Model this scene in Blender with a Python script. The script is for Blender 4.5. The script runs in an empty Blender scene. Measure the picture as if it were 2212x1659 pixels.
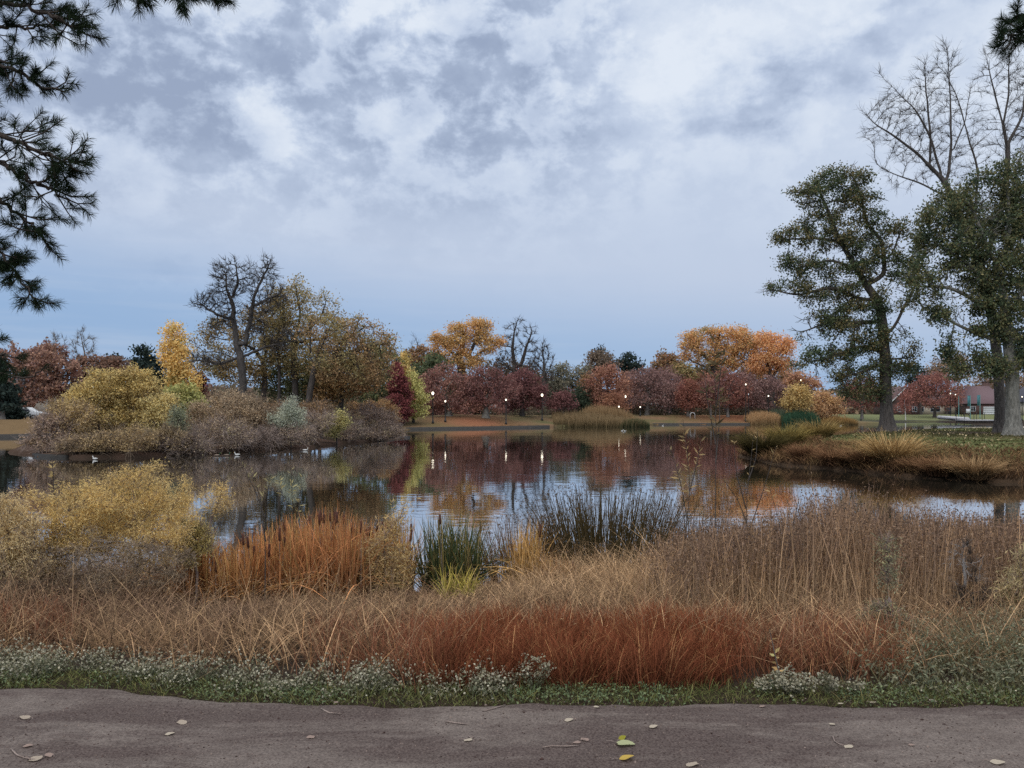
import bpy, math, random
import numpy as np
C = bpy.context.scene
COL = C.collection
R = math.radians

# ------------------------------------------------------------------ camera
EYE = 2.5                     # eye height above the pond (water is z = 0, the path is at 0.9)
FP, CX, HY = 1736.0, 1106.0, 886.0   # focal length, centre column, horizon row of the 2212 px wide view of the photo
cam = bpy.data.cameras.new("camera")
cam.sensor_width = 36.0
cam.lens = 36.0 * FP / 2212.0
cam.shift_y = (HY - 829.5) / 2212.0
cam.clip_start = 0.05
cam.clip_end = 4000
camo = bpy.data.objects.new("camera", cam)
COL.objects.link(camo)
camo.location = (0, 0, EYE)
camo.rotation_euler = (R(90), 0, 0)
C.camera = camo

# ------------------------------------------------------------------ render settings
C.view_settings.view_transform = 'Standard'
C.view_settings.look = 'None'
C.view_settings.gamma = 1.0
C.view_settings.use_curve_mapping = False
C.view_settings.exposure = 0.0
cy = C.cycles
cy.max_bounces = 5
cy.diffuse_bounces = 3
cy.glossy_bounces = 2
cy.transmission_bounces = 3
cy.transparent_max_bounces = 4
cy.caustics_reflective = False
cy.caustics_refractive = False
cy.sample_clamp_indirect = 4.0
cy.use_denoising = False
cy.use_adaptive_sampling = True
cy.adaptive_threshold = 0.008

# ------------------------------------------------------------------ sky
SUN_EL, SUN_AZ = 32.0, 200.0      # soft light from behind the camera, a little to the left
def lin(r, g, b, k=1.0):
    f = lambda c: (c / 255.0 / 12.92 if c <= 10 else ((c / 255.0 + 0.055) / 1.055) ** 2.4)
    return (f(r) * k, f(g) * k, f(b) * k)

W = bpy.data.worlds.new("World")
C.world = W
W.use_nodes = True
nt = W.node_tree
nt.nodes.clear()
class NB:
    """small helper for wiring nodes"""
    def __init__(s, tree): s.t = tree
    def n(s, typ, **kw):
        o = s.t.nodes.new(typ)
        for k, v in kw.items(): setattr(o, k, v)
        return o
    def put(s, sock, v):
        if isinstance(v, bpy.types.NodeSocket): s.t.links.new(v, sock)
        else: sock.default_value = v
    def m(s, op, a, b=None, c=None, clamp=False):
        o = s.n('ShaderNodeMath', operation=op, use_clamp=clamp)
        s.put(o.inputs[0], a)
        if b is not None: s.put(o.inputs[1], b)
        if c is not None: s.put(o.inputs[2], c)
        return o.outputs[0]
    def vm(s, op, a, b=None):
        o = s.n('ShaderNodeVectorMath', operation=op)
        s.put(o.inputs[0], a)
        if b is not None: s.put(o.inputs[1], b)
        return o
    def mix(s, f, a, b, mode='MIX'):
        o = s.n('ShaderNodeMix', data_type='RGBA', blend_type=mode)
        s.put(o.inputs[0], f); s.put(o.inputs[6], a); s.put(o.inputs[7], b)
        return o.outputs[2]
    def mr(s, v, a, b, c, d, typ='SMOOTHSTEP'):
        o = s.n('ShaderNodeMapRange', interpolation_type=typ)
        for i, q in enumerate((v, a, b, c, d)): s.put(o.inputs[i], q)
        return o.outputs[0]
    def noise(s, vec, scale, detail=4, rough=0.55, dist=0.0, dims='3D'):
        o = s.n('ShaderNodeTexNoise', noise_dimensions=dims)
        if vec is not None: s.put(o.inputs['Vector'], vec)
        s.put(o.inputs['Scale'], scale); s.put(o.inputs['Detail'], detail)
        s.put(o.inputs['Roughness'], rough); s.put(o.inputs['Distortion'], dist)
        return o.outputs[0]
    def comb(s, x, y, z):
        o = s.n('ShaderNodeCombineXYZ')
        s.put(o.inputs[0], x); s.put(o.inputs[1], y); s.put(o.inputs[2], z)
        return o.outputs[0]

def rgba(c): return (c[0], c[1], c[2], 1.0)
b = NB(nt)
tc = b.n('ShaderNodeTexCoord')
sep = b.n('ShaderNodeSeparateXYZ')
nt.links.new(tc.outputs['Generated'], sep.inputs[0])
dx, dy, dz = sep.outputs
az = b.m('ARCTAN2', dx, dy)
el = b.m('ARCSINE', dz)
zc = b.m('ADD', b.m('MAXIMUM', dz, 0.0), 0.16)
pl = b.comb(b.m('DIVIDE', dx, zc), b.m('DIVIDE', dy, zc), 0.0)      # the cloud layer seen from below
azel = b.comb(az, el, 0.0)
def ael(px, py):
    u, v = (px - CX) / FP, (HY - py) / FP
    return math.atan(u), math.atan(v / math.sqrt(1 + u * u))
sq = b.vm('MULTIPLY', azel, (1.0, 1.35, 1.0)).outputs[0]
wob = b.noise(sq, 5.5, 6, 0.62)
wob2 = b.noise(b.vm('ADD', sq, (7.3, 2.1, 0.5)).outputs[0], 5.5, 6, 0.62)
warp = b.comb(b.m('MULTIPLY_ADD', wob, 0.36, -0.18), b.m('MULTIPLY_ADD', wob2, 0.24, -0.12), 0.0)
ae2 = b.vm('ADD', azel, warp).outputs[0]
# where the layer is thin (bright) and where it is thick (dark): centre, half sizes, weight, tilt in degrees
BLOBS = [
    (330, 130, 330, 150, -0.52, 0), (160, 260, 260, 90, -0.32, 0), (480, 265, 150, 60, -0.30, 0),
    (760, 200, 330, 90, -0.16, -10), (1010, 330, 190, 120, -0.22, 20), (1190, 190, 80, 110, -0.36, 0), (930, 160, 160, 120, -0.2, 0),
    (1060, 60, 200, 70, -0.25, 0), (1790, 150, 260, 45, -0.55, 14), (1640, 215, 110, 60, -0.25, 10),
    (330, 585, 90, 22, -0.25, 0), (700, 400, 120, 60, -0.14, 0),
    (540, 235, 90, 45, 0.60, -20), (500, 120, 70, 60, 0.42, 0), (800, 85, 80, 55, 0.50, 0), (150, 130, 60, 40, 0.34, 0),
    (620, 300, 110, 60, 0.34, 0), (1450, 110, 160, 120, 0.34, 0), (1700, 60, 300, 60, 0.40, 0), (2050, 250, 260, 110, 0.34, 12),
    (1500, 290, 200, 60, 0.24, 0), (250, 640, 260, 10, 0.16, 0),
]
tot = None
for (px, py, hx, hy, w, tilt) in BLOBS:
    a0, e0 = ael(px, py)
    d = b.vm('SUBTRACT', ae2, (a0, e0, 0)).outputs[0]
    if tilt:
        vr = b.n('ShaderNodeVectorRotate', rotation_type='Z_AXIS')
        nt.links.new(d, vr.inputs['Vector']); vr.inputs['Angle'].default_value = R(-tilt)
        d = vr.outputs[0]
    d = b.vm('MULTIPLY', d, (FP / hx, FP / hy, 0)).outputs[0]
    l2 = b.vm('DOT_PRODUCT', d, d).outputs['Value']
    g = b.m('MULTIPLY', b.m('EXPONENT', b.m('MULTIPLY', l2, -0.9)), w * 0.62)
    tot = g if tot is None else b.m('ADD', tot, g)
f1 = b.noise(b.vm('ADD', sq, (3.1, 0.4, 0.0)).outputs[0], 6.0, 5, 0.55, 0.15)
f2 = b.noise(b.vm('ADD', sq, (1.7, 5.2, 0.0)).outputs[0], 13.0, 6, 0.60, 0.12)
f3 = b.noise(b.vm('ADD', sq, (4.4, 9.2, 0.3)).outputs[0], 24.0, 5, 0.62, 0.1)
mott = b.m('ADD', b.m('MULTIPLY_ADD', f1, 2.0, -1.0), b.m('MULTIPLY_ADD', b.mr(f2, 0.41, 0.59, 0.0, 1.0), 1.25, -0.625))
mott = b.m('ADD', mott, b.m('MULTIPLY_ADD', f3, 1.9, -0.95))
amp = b.m('MULTIPLY', b.mr(el, 0.16, 0.37, 0.015, 0.40), b.mr(az, -0.04, 0.24, 1.0, 0.36))
base = b.mr(el, 0.06, 0.40, 0.48, 0.64, 'LINEAR')
lum = b.m('ADD', b.m('ADD', base, tot), b.m('MULTIPLY', mott, amp), clamp=True)
ramp = b.n('ShaderNodeValToRGB')
ramp.color_ramp.interpolation = 'B_SPLINE'
els = ramp.color_ramp.elements
STOPS = [(0.0, lin(150, 165, 192)), (0.25, lin(166, 181, 206)), (0.5, lin(189, 203, 226)), (0.72, lin(206, 218, 236)), (1.0, lin(228, 236, 247))]
els[0].position, els[0].color = STOPS[0][0], rgba(STOPS[0][1])
els[1].position, els[1].color = STOPS[-1][0], rgba(STOPS[-1][1])
for p, c in STOPS[1:-1]:
    e = els.new(p); e.color = rgba(c)
nt.links.new(lum, ramp.inputs[0])
sky = b.n('ShaderNodeTexSky', sky_type='NISHITA')
sky.sun_disc = False
sky.sun_elevation = R(SUN_EL)
sky.sun_rotation = R(SUN_AZ)
skyc = b.vm('SCALE', sky.outputs[0]); skyc.inputs['Scale'].default_value = 0.10
# clear blue band low over the horizon, with thin streaks
strk = b.noise(b.vm('MULTIPLY', azel, (2.2, 30.0, 1.0)).outputs[0], 1.6, 4, 0.55)
blue = b.mix(b.mr(strk, 0.40, 0.72, 0.0, 0.55), rgba(lin(148, 178, 217)), rgba(lin(175, 194, 222)))
blue = b.mix(0.10, blue, skyc.outputs[0])
side = b.m('MULTIPLY_ADD', az, 0.10, 0.0)
edge = b.m('ADD', b.m('SUBTRACT', el, b.m('MULTIPLY_ADD', strk, 0.06, -0.03)), side)
cover = b.mr(edge, 0.055, 0.195, 0.0, 1.0)
skycol = b.mix(cover, blue, ramp.outputs[0])
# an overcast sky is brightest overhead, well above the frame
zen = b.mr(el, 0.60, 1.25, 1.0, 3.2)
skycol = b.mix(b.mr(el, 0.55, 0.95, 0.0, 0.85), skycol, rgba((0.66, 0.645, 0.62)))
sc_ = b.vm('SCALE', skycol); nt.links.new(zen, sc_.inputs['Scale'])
bg = b.n('ShaderNodeBackground')
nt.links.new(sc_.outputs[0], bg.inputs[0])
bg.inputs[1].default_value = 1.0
wo = b.n('ShaderNodeOutputWorld')
nt.links.new(bg.outputs[0], wo.inputs[0])
W.cycles.sampling_method = 'MANUAL'
W.cycles.sample_map_resolution = 512

sl = bpy.data.lights.new("sun", 'SUN')
sl.energy = 0.9
sl.angle = R(16)
sl.color = (1.0, 0.95, 0.88)
so = bpy.data.objects.new("sun", sl)
COL.objects.link(so)
sd_ = (math.sin(R(SUN_AZ)) * math.cos(R(SUN_EL)), math.cos(R(SUN_AZ)) * math.cos(R(SUN_EL)), math.sin(R(SUN_EL)))
from mathutils import Vector
so.rotation_euler = Vector(sd_).to_track_quat('Z', 'Y').to_euler()
so.location = (0, -20, 40)

# ------------------------------------------------------------------ helpers
def PX(px, py, D):
    """point seen at (px, py) in the photo when it stands D metres ahead"""
    return np.array([(px - CX) / FP * D, D, EYE + (HY - py) / FP * D])

def empty(name, loc):
    o = bpy.data.objects.new(name, None)
    o.empty_display_size = 0.3
    o.location = loc
    COL.objects.link(o)
    return o
def tag(o, label, cat, group=None, kind=None):
    if label: o['label'] = label
    if cat: o['category'] = cat
    if group: o['group'] = group
    if kind: o['kind'] = kind
    return o

def mesh(name, V, quads=None, tris=None, mat=None, tint=None, parent=None, smooth=False, mats=None, midx=None):
    V = np.ascontiguousarray(V, dtype=np.float32)
    me = bpy.data.meshes.new(name)
    me.vertices.add(len(V)); me.vertices.foreach_set('co', V.ravel())
    q = np.zeros((0, 4), np.int32) if quads is None else np.asarray(quads, np.int32).reshape(-1, 4)
    t = np.zeros((0, 3), np.int32) if tris is None else np.asarray(tris, np.int32).reshape(-1, 3)
    loops = np.concatenate([q.ravel(), t.ravel()])
    me.loops.add(len(loops)); me.loops.foreach_set('vertex_index', loops)
    n = len(q) + len(t)
    me.polygons.add(n)
    start = np.concatenate([np.arange(len(q)) * 4, len(q) * 4 + np.arange(len(t)) * 3]).astype(np.int32)
    me.polygons.foreach_set('loop_start', start)
    if midx is not None: me.polygons.foreach_set('material_index', np.asarray(midx, np.int32))
    if smooth: me.polygons.foreach_set('use_smooth', np.ones(n, bool))
    if tint is not None:
        a = me.attributes.new('tint', 'FLOAT_COLOR', 'POINT')
        c4 = np.ones((len(V), 4), np.float32); c4[:, :3] = tint
        a.data.foreach_set('color', c4.ravel())
    me.update(calc_edges=True)
    for m_ in (mats or ([mat] if mat else [])): me.materials.append(m_)
    o = bpy.data.objects.new(name, me)
    COL.objects.link(o)
    if parent: o.parent = parent
    return o

class MB:
    """collects boxes, tubes, lathes into one mesh"""
    def __init__(s): s.v, s.q, s.t, s.n = [], [], [], 0
    def add(s, v, q=(), t=()):
        v = np.asarray(v, float)
        s.v.append(v)
        s.q += [[i + s.n for i in f] for f in q]
        s.t += [[i + s.n for i in f] for f in t]
        s.n += len(v)
        return s
    def box(s, c, size, rz=0.0, taper=1.0):
        x, y, z = [k / 2 for k in size]
        v = np.array([[-x, -y, -z], [x, -y, -z], [x, y, -z], [-x, y, -z], [-x * taper, -y * taper, z], [x * taper, -y * taper, z], [x * taper, y * taper, z], [-x * taper, y * taper, z]])
        if rz:
            cs, sn = math.cos(rz), math.sin(rz)
            v = np.c_[v[:, 0] * cs - v[:, 1] * sn, v[:, 0] * sn + v[:, 1] * cs, v[:, 2]]
        return s.add(v + np.array(c), [(0, 3, 2, 1), (4, 5, 6, 7), (0, 1, 5, 4), (1, 2, 6, 5), (2, 3, 7, 6), (3, 0, 4, 7)])
    def tube(s, pts, rad, k=6, cap=True):
        pts = [np.asarray(p, float) for p in pts]
        rad = rad if hasattr(rad, '__len__') else [rad] * len(pts)
        rings = []
        for i, p in enumerate(pts):
            d = pts[min(i + 1, len(pts) - 1)] - pts[max(i - 1, 0)]
            d /= np.linalg.norm(d) + 1e-9
            ref = np.array([0.13, 1, 0.07]) if abs(d[1]) < 0.9 else np.array([1, 0.1, 0.05])
            a = np.cross(d, ref); a /= np.linalg.norm(a); bb = np.cross(d, a)
            th = np.arange(k) * 2 * math.pi / k
            rings.append(p + rad[i] * (np.cos(th)[:, None] * a + np.sin(th)[:, None] * bb))
        v = np.concatenate(rings); q = []
        for i in range(len(pts) - 1):
            for j in range(k):
                q.append((i * k + j, i * k + (j + 1) % k, (i + 1) * k + (j + 1) % k, (i + 1) * k + j))
        t = []
        if cap:
            v = np.vstack([v, pts[0], pts[-1]])
            a0, a1 = len(v) - 2, len(v) - 1
            for j in range(k):
                t.append((a0, (j + 1) % k, j)); m = (len(pts) - 1) * k
                t.append((a1, m + j, m + (j + 1) % k))
        return s.add(v, q, t)
    def lathe(s, c, prof, k=12):
        return s.tube([np.array(c) + np.array([0, 0, z]) for r, z in prof], [max(r, 1e-4) for r, z in prof], k)
    def ball(s, c, r, k=10, m=6, sc=(1, 1, 1)):
        v, q = [], []
        for i in range(m + 1):
            ph = math.pi * i / m
            for j in range(k):
                th = 2 * math.pi * j / k
                v.append([c[0] + sc[0] * r * math.sin(ph) * math.cos(th), c[1] + sc[1] * r * math.sin(ph) * math.sin(th), c[2] - sc[2] * r * math.cos(ph)])
        for i in range(m):
            for j in range(k):
                q.append((i * k + j, i * k + (j + 1) % k, (i + 1) * k + (j + 1) % k, (i + 1) * k + j))
        return s.add(v, q)
    def build(s, name, mat, parent=None, smooth=False):
        return mesh(name, np.concatenate(s.v), s.q or None, s.t or None, mat, parent=parent, smooth=smooth)

# ------------------------------------------------------------------ materials
def material(name):
    m = bpy.data.materials.new(name); m.use_nodes = True
    m.node_tree.nodes.clear()
    bb = NB(m.node_tree)
    out = bb.n('ShaderNodeOutputMaterial')
    return m, bb, out
def plain(name, col, rough=0.7, metal=0.0, var=0.12, scale=6.0, bump=0.0):
    m, bb, out = material(name)
    p = bb.n('ShaderNodeBsdfPrincipled')
    tcc = bb.n('ShaderNodeTexCoord')
    nz = bb.noise(tcc.outputs['Object'], scale, 5, 0.6)
    c1 = tuple(c * (1 - var) for c in col); c2 = tuple(min(1, c * (1 + var)) for c in col)
    bb.put(p.inputs['Base Color'], bb.mix(nz, rgba(c1), rgba(c2)))
    bb.put(p.inputs['Roughness'], rough); bb.put(p.inputs['Metallic'], metal)
    if bump:
        bp = bb.n('ShaderNodeBump'); bb.put(bp.inputs['Height'], nz); bb.put(bp.inputs['Strength'], bump); bb.put(bp.inputs['Distance'], 0.02)
        m.node_tree.links.new(bp.outputs[0], p.inputs['Normal'])
    m.node_tree.links.new(p.outputs[0], out.inputs[0])
    return m
def leafmat(name, trans=0.3):
    m, bb, out = material(name)
    at = bb.n('ShaderNodeAttribute', attribute_name='tint')
    d = bb.n('ShaderNodeBsdfDiffuse'); bb.put(d.inputs[0], at.outputs['Color'])
    if trans:
        t = bb.n('ShaderNodeBsdfTranslucent'); bb.put(t.inputs[0], at.outputs['Color'])
        mx = bb.n('ShaderNodeMixShader'); mx.inputs[0].default_value = trans
        m.node_tree.links.new(d.outputs[0], mx.inputs[1]); m.node_tree.links.new(t.outputs[0], mx.inputs[2])
        m.node_tree.links.new(mx.outputs[0], out.inputs[0])
    else:
        m.node_tree.links.new(d.outputs[0], out.inputs[0])
    return m
def barkmat(name, c1, c2, scale=3.0):
    m, bb, out = material(name)
    p = bb.n('ShaderNodeBsdfPrincipled')
    tcc = bb.n('ShaderNodeTexCoord')
    v = bb.vm('MULTIPLY', tcc.outputs['Object'], (scale * 2, scale * 2, scale * 0.45)).outputs[0]
    nz = bb.noise(v, 1.6, 6, 0.65, 0.4)
    bb.put(p.inputs['Base Color'], bb.mix(bb.mr(nz, 0.3, 0.7, 0, 1), rgba(c1), rgba(c2)))
    bb.put(p.inputs['Roughness'], 0.95)
    bp = bb.n('ShaderNodeBump'); bb.put(bp.inputs['Height'], nz); bb.put(bp.inputs['Strength'], 0.9); bb.put(bp.inputs['Distance'], 0.06)
    m.node_tree.links.new(bp.outputs[0], p.inputs['Normal'])
    m.node_tree.links.new(p.outputs[0], out.inputs[0])
    return m
def glow(name, col, strength):
    m, bb, out = material(name)
    e = bb.n('ShaderNodeEmission'); bb.put(e.inputs[0], rgba(col)); bb.put(e.inputs[1], strength)
    m.node_tree.links.new(e.outputs[0], out.inputs[0])
    return m

LEAF = leafmat('foliage', 0.28)
BLADE = leafmat('grass_blades', 0.12)
BARK = barkmat('dark_bark', (0.035, 0.028, 0.024), (0.10, 0.085, 0.075))
BARKG = barkmat('grey_bark', (0.10, 0.09, 0.08), (0.24, 0.22, 0.20))
BARKP = barkmat('pale_bark', (0.11, 0.105, 0.09), (0.30, 0.285, 0.25))
BARKT = barkmat('taupe_bark', (0.045, 0.038, 0.034), (0.125, 0.108, 0.096))
BTWIG = barkmat('brown_twigs', (0.13, 0.095, 0.065), (0.30, 0.225, 0.155))
DEADW = barkmat('dead_wood', (0.032, 0.028, 0.026), (0.10, 0.088, 0.080))
TWIG = barkmat('reddish_twigs', (0.18, 0.135, 0.115), (0.38, 0.30, 0.26))
CONC = plain('weathered_concrete', (0.05, 0.046, 0.042), 0.9, var=0.3, scale=3.0, bump=0.3)
DARKMET = plain('black_metal', (0.02, 0.021, 0.022), 0.5)

# ------------------------------------------------------------------ terrain
ISL = np.array([(-26.6, 44.6), (-25.6, 43.2), (-22.5, 41.7), (-20, 42.5), (-17.9, 45.7), (-16.1, 49.9), (-13.3, 54), (-12.2, 60), (-10.3, 67), (-9.3, 72), (-9.8, 76), (-14, 82), (-25, 79), (-33, 68), (-33, 54), (-29.5, 47)], float)
PEN = np.array([(12.0, 41.5), (11.9, 36.5), (13.7, 32.9), (14.6, 30), (16.4, 27.6), (19, 27.3), (40, 22), (90, 14), (120, 40), (120, 96), (60, 86), (47, 80), (36, 72), (27.5, 63.5), (21, 57), (15, 50), (12.6, 45)], float)
FAR = np.array([(-600, 10), (-120, 45), (-75, 68), (-47, 73), (-38, 80), (-30, 92), (-22, 99), (-13, 103), (6, 118), (15, 123), (25, 138), (60, 142), (70, 148), (73, 172), (130, 178), (300, 182), (600, 150), (1500, 1500), (-1500, 1500)], float)
def sdist(P, poly):
    """signed distance of points to a polygon, positive inside"""
    x, y = P[:, 0], P[:, 1]
    d = np.full(len(P), 1e9); ins = np.zeros(len(P), bool)
    for i in range(len(poly)):
        a, c = poly[i], poly[(i + 1) % len(poly)]
        e = c - a
        t = np.clip(((x - a[0]) * e[0] + (y - a[1]) * e[1]) / (e @ e), 0, 1)
        d = np.minimum(d, np.hypot(x - a[0] - t * e[0], y - a[1] - t * e[1]))
        cross = ((a[1] > y) != (c[1] > y))
        with np.errstate(divide='ignore', invalid='ignore'):
            xi = (c[0] - a[0]) * (y - a[1]) / (c[1] - a[1]) + a[0]
        ins ^= cross & (x < xi)
    return np.where(ins, d, -d)
def sst(v, a, c):
    t = np.clip((v - a) / (c - a), 0, 1); return t * t * (3 - 2 * t)
def wav(P, s, seed=0):
    """smooth noise in -1..1 at wavelength s"""
    r = np.random.default_rng(seed); out = 0
    P = np.asarray(P, float)
    for k in range(6):
        v = r.normal(size=P.shape[1]); v /= np.linalg.norm(v)
        out = out + np.sin(P @ v * (2 * math.pi / s) * r.uniform(0.6, 1.9) + r.uniform(0, 6.28))
    return out / 3.0
def near_shore(x):
    return 11.6 + 0.8 * np.sin(x * 0.9 + 0.6) + 0.4 * np.sin(x * 2.3) + 0.02 * x * x * (np.abs(x) > 12)
def height(P):
    P = np.asarray(P, float).reshape(-1, 2)
    x, y = P[:, 0], P[:, 1]
    n1 = wav(P, 9.0, 3); n2 = wav(P, 2.2, 4)
    ys = near_shore(x)
    t = np.clip((ys - y) / (ys - 4.9), -0.6, 1)
    zn = np.where(y < 4.9, 0.885, 0.885 * np.where(t > 0, t ** 0.92, t * 1.4)) + 0.03 * n2 * sst(y, 4.9, 6)
    si, sp, sf = sdist(P, ISL), sdist(P, PEN), sdist(P, FAR)
    def bank(s, h, w, lip):
        return np.where(s > 0, lip + (h - lip) * sst(s, 0, w), np.maximum(-0.9, s * 1.3 - 0.05))
    zi = bank(si, 0.5, 3.0, 0.14) + 0.06 * n2 * (si > 1)
    zp = bank(sp, 1.0, 4.5, 0.10) + 0.04 * n1 * (sp > 2)
    zf = bank(sf, 1.5, 9.0, 0.28) + 0.10 * n1 * sst(sf, 3, 9)
    # the lawn behind the far right shore is lower, the leafy mounds in the middle are higher
    zf = np.where((sf > 0) & (x > 62), 0.28 + 1.0 * sst(sf, 0, 22), zf)
    zf = zf + 0.35 * np.exp(-((x + 4) / 8) ** 2 - ((y - 119) / 8) ** 2)
    zl = np.maximum.reduce([zn, zi, zp, zf])
    return np.maximum(zl, -0.9)
def gz(x, y): return float(height([[x, y]])[0])

def axis(segs):
    out = []
    for a, c, s in segs: out.append(np.arange(a, c, s))
    return np.concatenate(out)
gx = axis([(-1500, -300, 100), (-300, -100, 10), (-100, -50, 2.5), (-50, -10, 0.6), (-10, 10, 0.2), (10, 50, 0.6), (50, 100, 1.6), (100, 300, 10), (300, 1501, 100)])
gy = axis([(-60, 2, 4), (2, 14, 0.2), (14, 24, 1.0), (24, 90, 0.6), (90, 160, 1.0), (160, 230, 2.0), (230, 420, 12), (420, 1500, 90)])
GX, GY = np.meshgrid(gx, gy)
GP = np.c_[GX.ravel(), GY.ravel()]
GZ = height(GP)
sI, sP, sF = sdist(GP, ISL), sdist(GP, PEN), sdist(GP, FAR)
gn = wav(GP, 6, 11)[:, None]; gn2 = wav(GP, 1.7, 12)[:, None]
def mixc(a, c, t):
    t = np.clip(np.asarray(t), 0, 1).reshape(-1, 1)
    return a * (1 - t) + np.asarray(c) * t
tint = np.tile(lin(52, 43, 35, 1.0), (len(GP), 1))  # near-bank soil darkened: shade between the grass blades is put into its colour
lawn = np.array(lin(90, 88, 60, 1.1)); brownlawn = np.array(lin(116, 94, 72, 1.05)); litter = np.array(lin(140, 92, 68, 1.0))
far_in = sF > 0
ft = mixc(np.tile(lawn, (len(GP), 1)), brownlawn, 0.45 + 0.5 * gn)
ft = mixc(ft, litter, 0.9 * np.exp(-((GP[:, 0] + 5) / 6) ** 2 - ((GP[:, 1] - 113) / 6) ** 2))
ft = mixc(ft, litter, 0.9 * np.exp(-((GP[:, 0] - 43) / 12) ** 2 - ((GP[:, 1] - 147) / 7) ** 2))
ft = mixc(ft, np.array(lin(108, 112, 78, 1.05)), sst(GP[:, 0], 62, 78))
ft = mixc(ft, np.array(lin(112, 92, 66, 1.0)), sst(-GP[:, 0], 32, 40))
ft = mixc(ft, np.array(lin(92, 84, 62, 1.2)), sst(GP[:, 1], 200, 260))
tint = np.where(far_in[:, None], ft, tint)
pt = mixc(np.tile(np.array(lin(78, 86, 50, 1.35)), (len(GP), 1)), np.array(lin(98, 84, 58, 1.2)), 0.25 + 0.4 * gn + 0.2 * gn2)
pt = mixc(pt, np.array(lin(80, 64, 50, 0.9)), 1 - sst(sP, 1.0, 4.0))
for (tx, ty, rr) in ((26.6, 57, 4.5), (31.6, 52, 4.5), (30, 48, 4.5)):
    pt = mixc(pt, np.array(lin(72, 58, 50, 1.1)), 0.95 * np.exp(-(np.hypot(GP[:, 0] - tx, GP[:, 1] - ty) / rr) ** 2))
sandm = np.exp(-(((GP[:, 0] - 47) / 9.5) ** 4) - (((GP[:, 1] - 72 - 0.2 * (GP[:, 0] - 40)) / 5.0) ** 4))
pt = mixc(pt, np.array(lin(176, 165, 152, 1.0)), 1.6 * sandm)
tint = np.where((sP > 0)[:, None], pt, tint)
it = mixc(np.tile(np.array(lin(92, 72, 62, 0.9)), (len(GP), 1)), np.array(lin(60, 50, 42, 1.1)), 0.5 + 0.5 * gn2)
tint = np.where((sI > 0)[:, None], it, tint)
ny, nx = len(gy), len(gx)
ii = (np.arange(ny - 1)[:, None] * nx + np.arange(nx - 1)[None, :]).ravel()
gq = np.c_[ii, ii + 1, ii + 1 + nx, ii + nx]
gm, bb, out = material('ground_soil_and_turf')
at = bb.n('ShaderNodeAttribute', attribute_name='tint')
tcc = bb.n('ShaderNodeTexCoord')
n1 = bb.noise(tcc.outputs['Object'], 1.1, 6, 0.65)
n2 = bb.noise(tcc.outputs['Object'], 9.0, 4, 0.6)
p = bb.n('ShaderNodeBsdfPrincipled')
bb.put(p.inputs['Base Color'], bb.mix(1.0, at.outputs['Color'], bb.mix(bb.m('ADD', bb.m('MULTIPLY', n1, 0.5), bb.m('MULTIPLY', n2, 0.5)), (0.55, 0.55, 0.55, 1), (1.4, 1.4, 1.4, 1)), 'MULTIPLY'))
bb.put(p.inputs['Roughness'], 1.0); bb.put(p.inputs['Specular IOR Level'], 0.1)
bp = bb.n('ShaderNodeBump'); bb.put(bp.inputs['Height'], n2); bb.put(bp.inputs['Strength'], 0.6); bb.put(bp.inputs['Distance'], 0.08)
gm.node_tree.links.new(bp.outputs[0], p.inputs['Normal'])
gm.node_tree.links.new(p.outputs[0], out.inputs[0])
ground = mesh('ground', np.c_[GP, GZ], gq, None, gm, tint, smooth=True)
tag(ground, 'muddy banks, lawns and leaf-strewn mounds round the pond', 'ground', kind='structure')

# ------------------------------------------------------------------ water
wm, bb, out = material('pond_water')
tcc = bb.n('ShaderNodeTexCoord')
w1 = bb.noise(bb.vm('MULTIPLY', tcc.outputs['Object'], (0.55, 1.0, 1.0)).outputs[0], 2.6, 3, 0.5, 0.3)
w2 = bb.noise(bb.vm('MULTIPLY', tcc.outputs['Object'], (0.5, 1.0, 1.0)).outputs[0], 0.55, 2, 0.5)
calm = bb.noise(bb.vm('MULTIPLY', tcc.outputs['Object'], (0.6, 1.3, 1.0)).outputs[0], 0.075, 3, 0.5)
ampw = bb.mr(calm, 0.40, 0.62, 0.25, 1.0)
hgt = bb.m('MULTIPLY', bb.m('ADD', bb.m('MULTIPLY', w1, 0.0042), bb.m('MULTIPLY', w2, 0.0075)), ampw)
bp = bb.n('ShaderNodeBump'); bb.put(bp.inputs['Height'], hgt); bb.put(bp.inputs['Strength'], 1.0); bb.put(bp.inputs['Distance'], 1.0)
p = bb.n('ShaderNodeBsdfPrincipled')
bb.put(p.inputs['Base Color'], (0.045, 0.038, 0.028, 1)); bb.put(p.inputs['Roughness'], 0.02); bb.put(p.inputs['IOR'], 1.33)
wm.node_tree.links.new(bp.outputs[0], p.inputs['Normal'])
gl = bb.n('ShaderNodeBsdfGlossy'); bb.put(gl.inputs['Color'], (0.93, 0.95, 0.97, 1)); bb.put(gl.inputs['Roughness'], 0.02)
wm.node_tree.links.new(bp.outputs[0], gl.inputs['Normal'])
mx = bb.n('ShaderNodeMixShader'); mx.inputs[0].default_value = 0.68
wm.node_tree.links.new(p.outputs[0], mx.inputs[1]); wm.node_tree.links.new(gl.outputs[0], mx.inputs[2])
wm.node_tree.links.new(mx.outputs[0], out.inputs[0])
WV = np.array([(-620, 9, 0), (620, 9, 0), (620, 240, 0), (-620, 240, 0)], float)
pond = mesh('pond_water', WV, [(0, 1, 2, 3)], None, wm)
tag(pond, 'calm brown pond mirroring autumn trees and sky', 'water', kind='structure')

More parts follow.
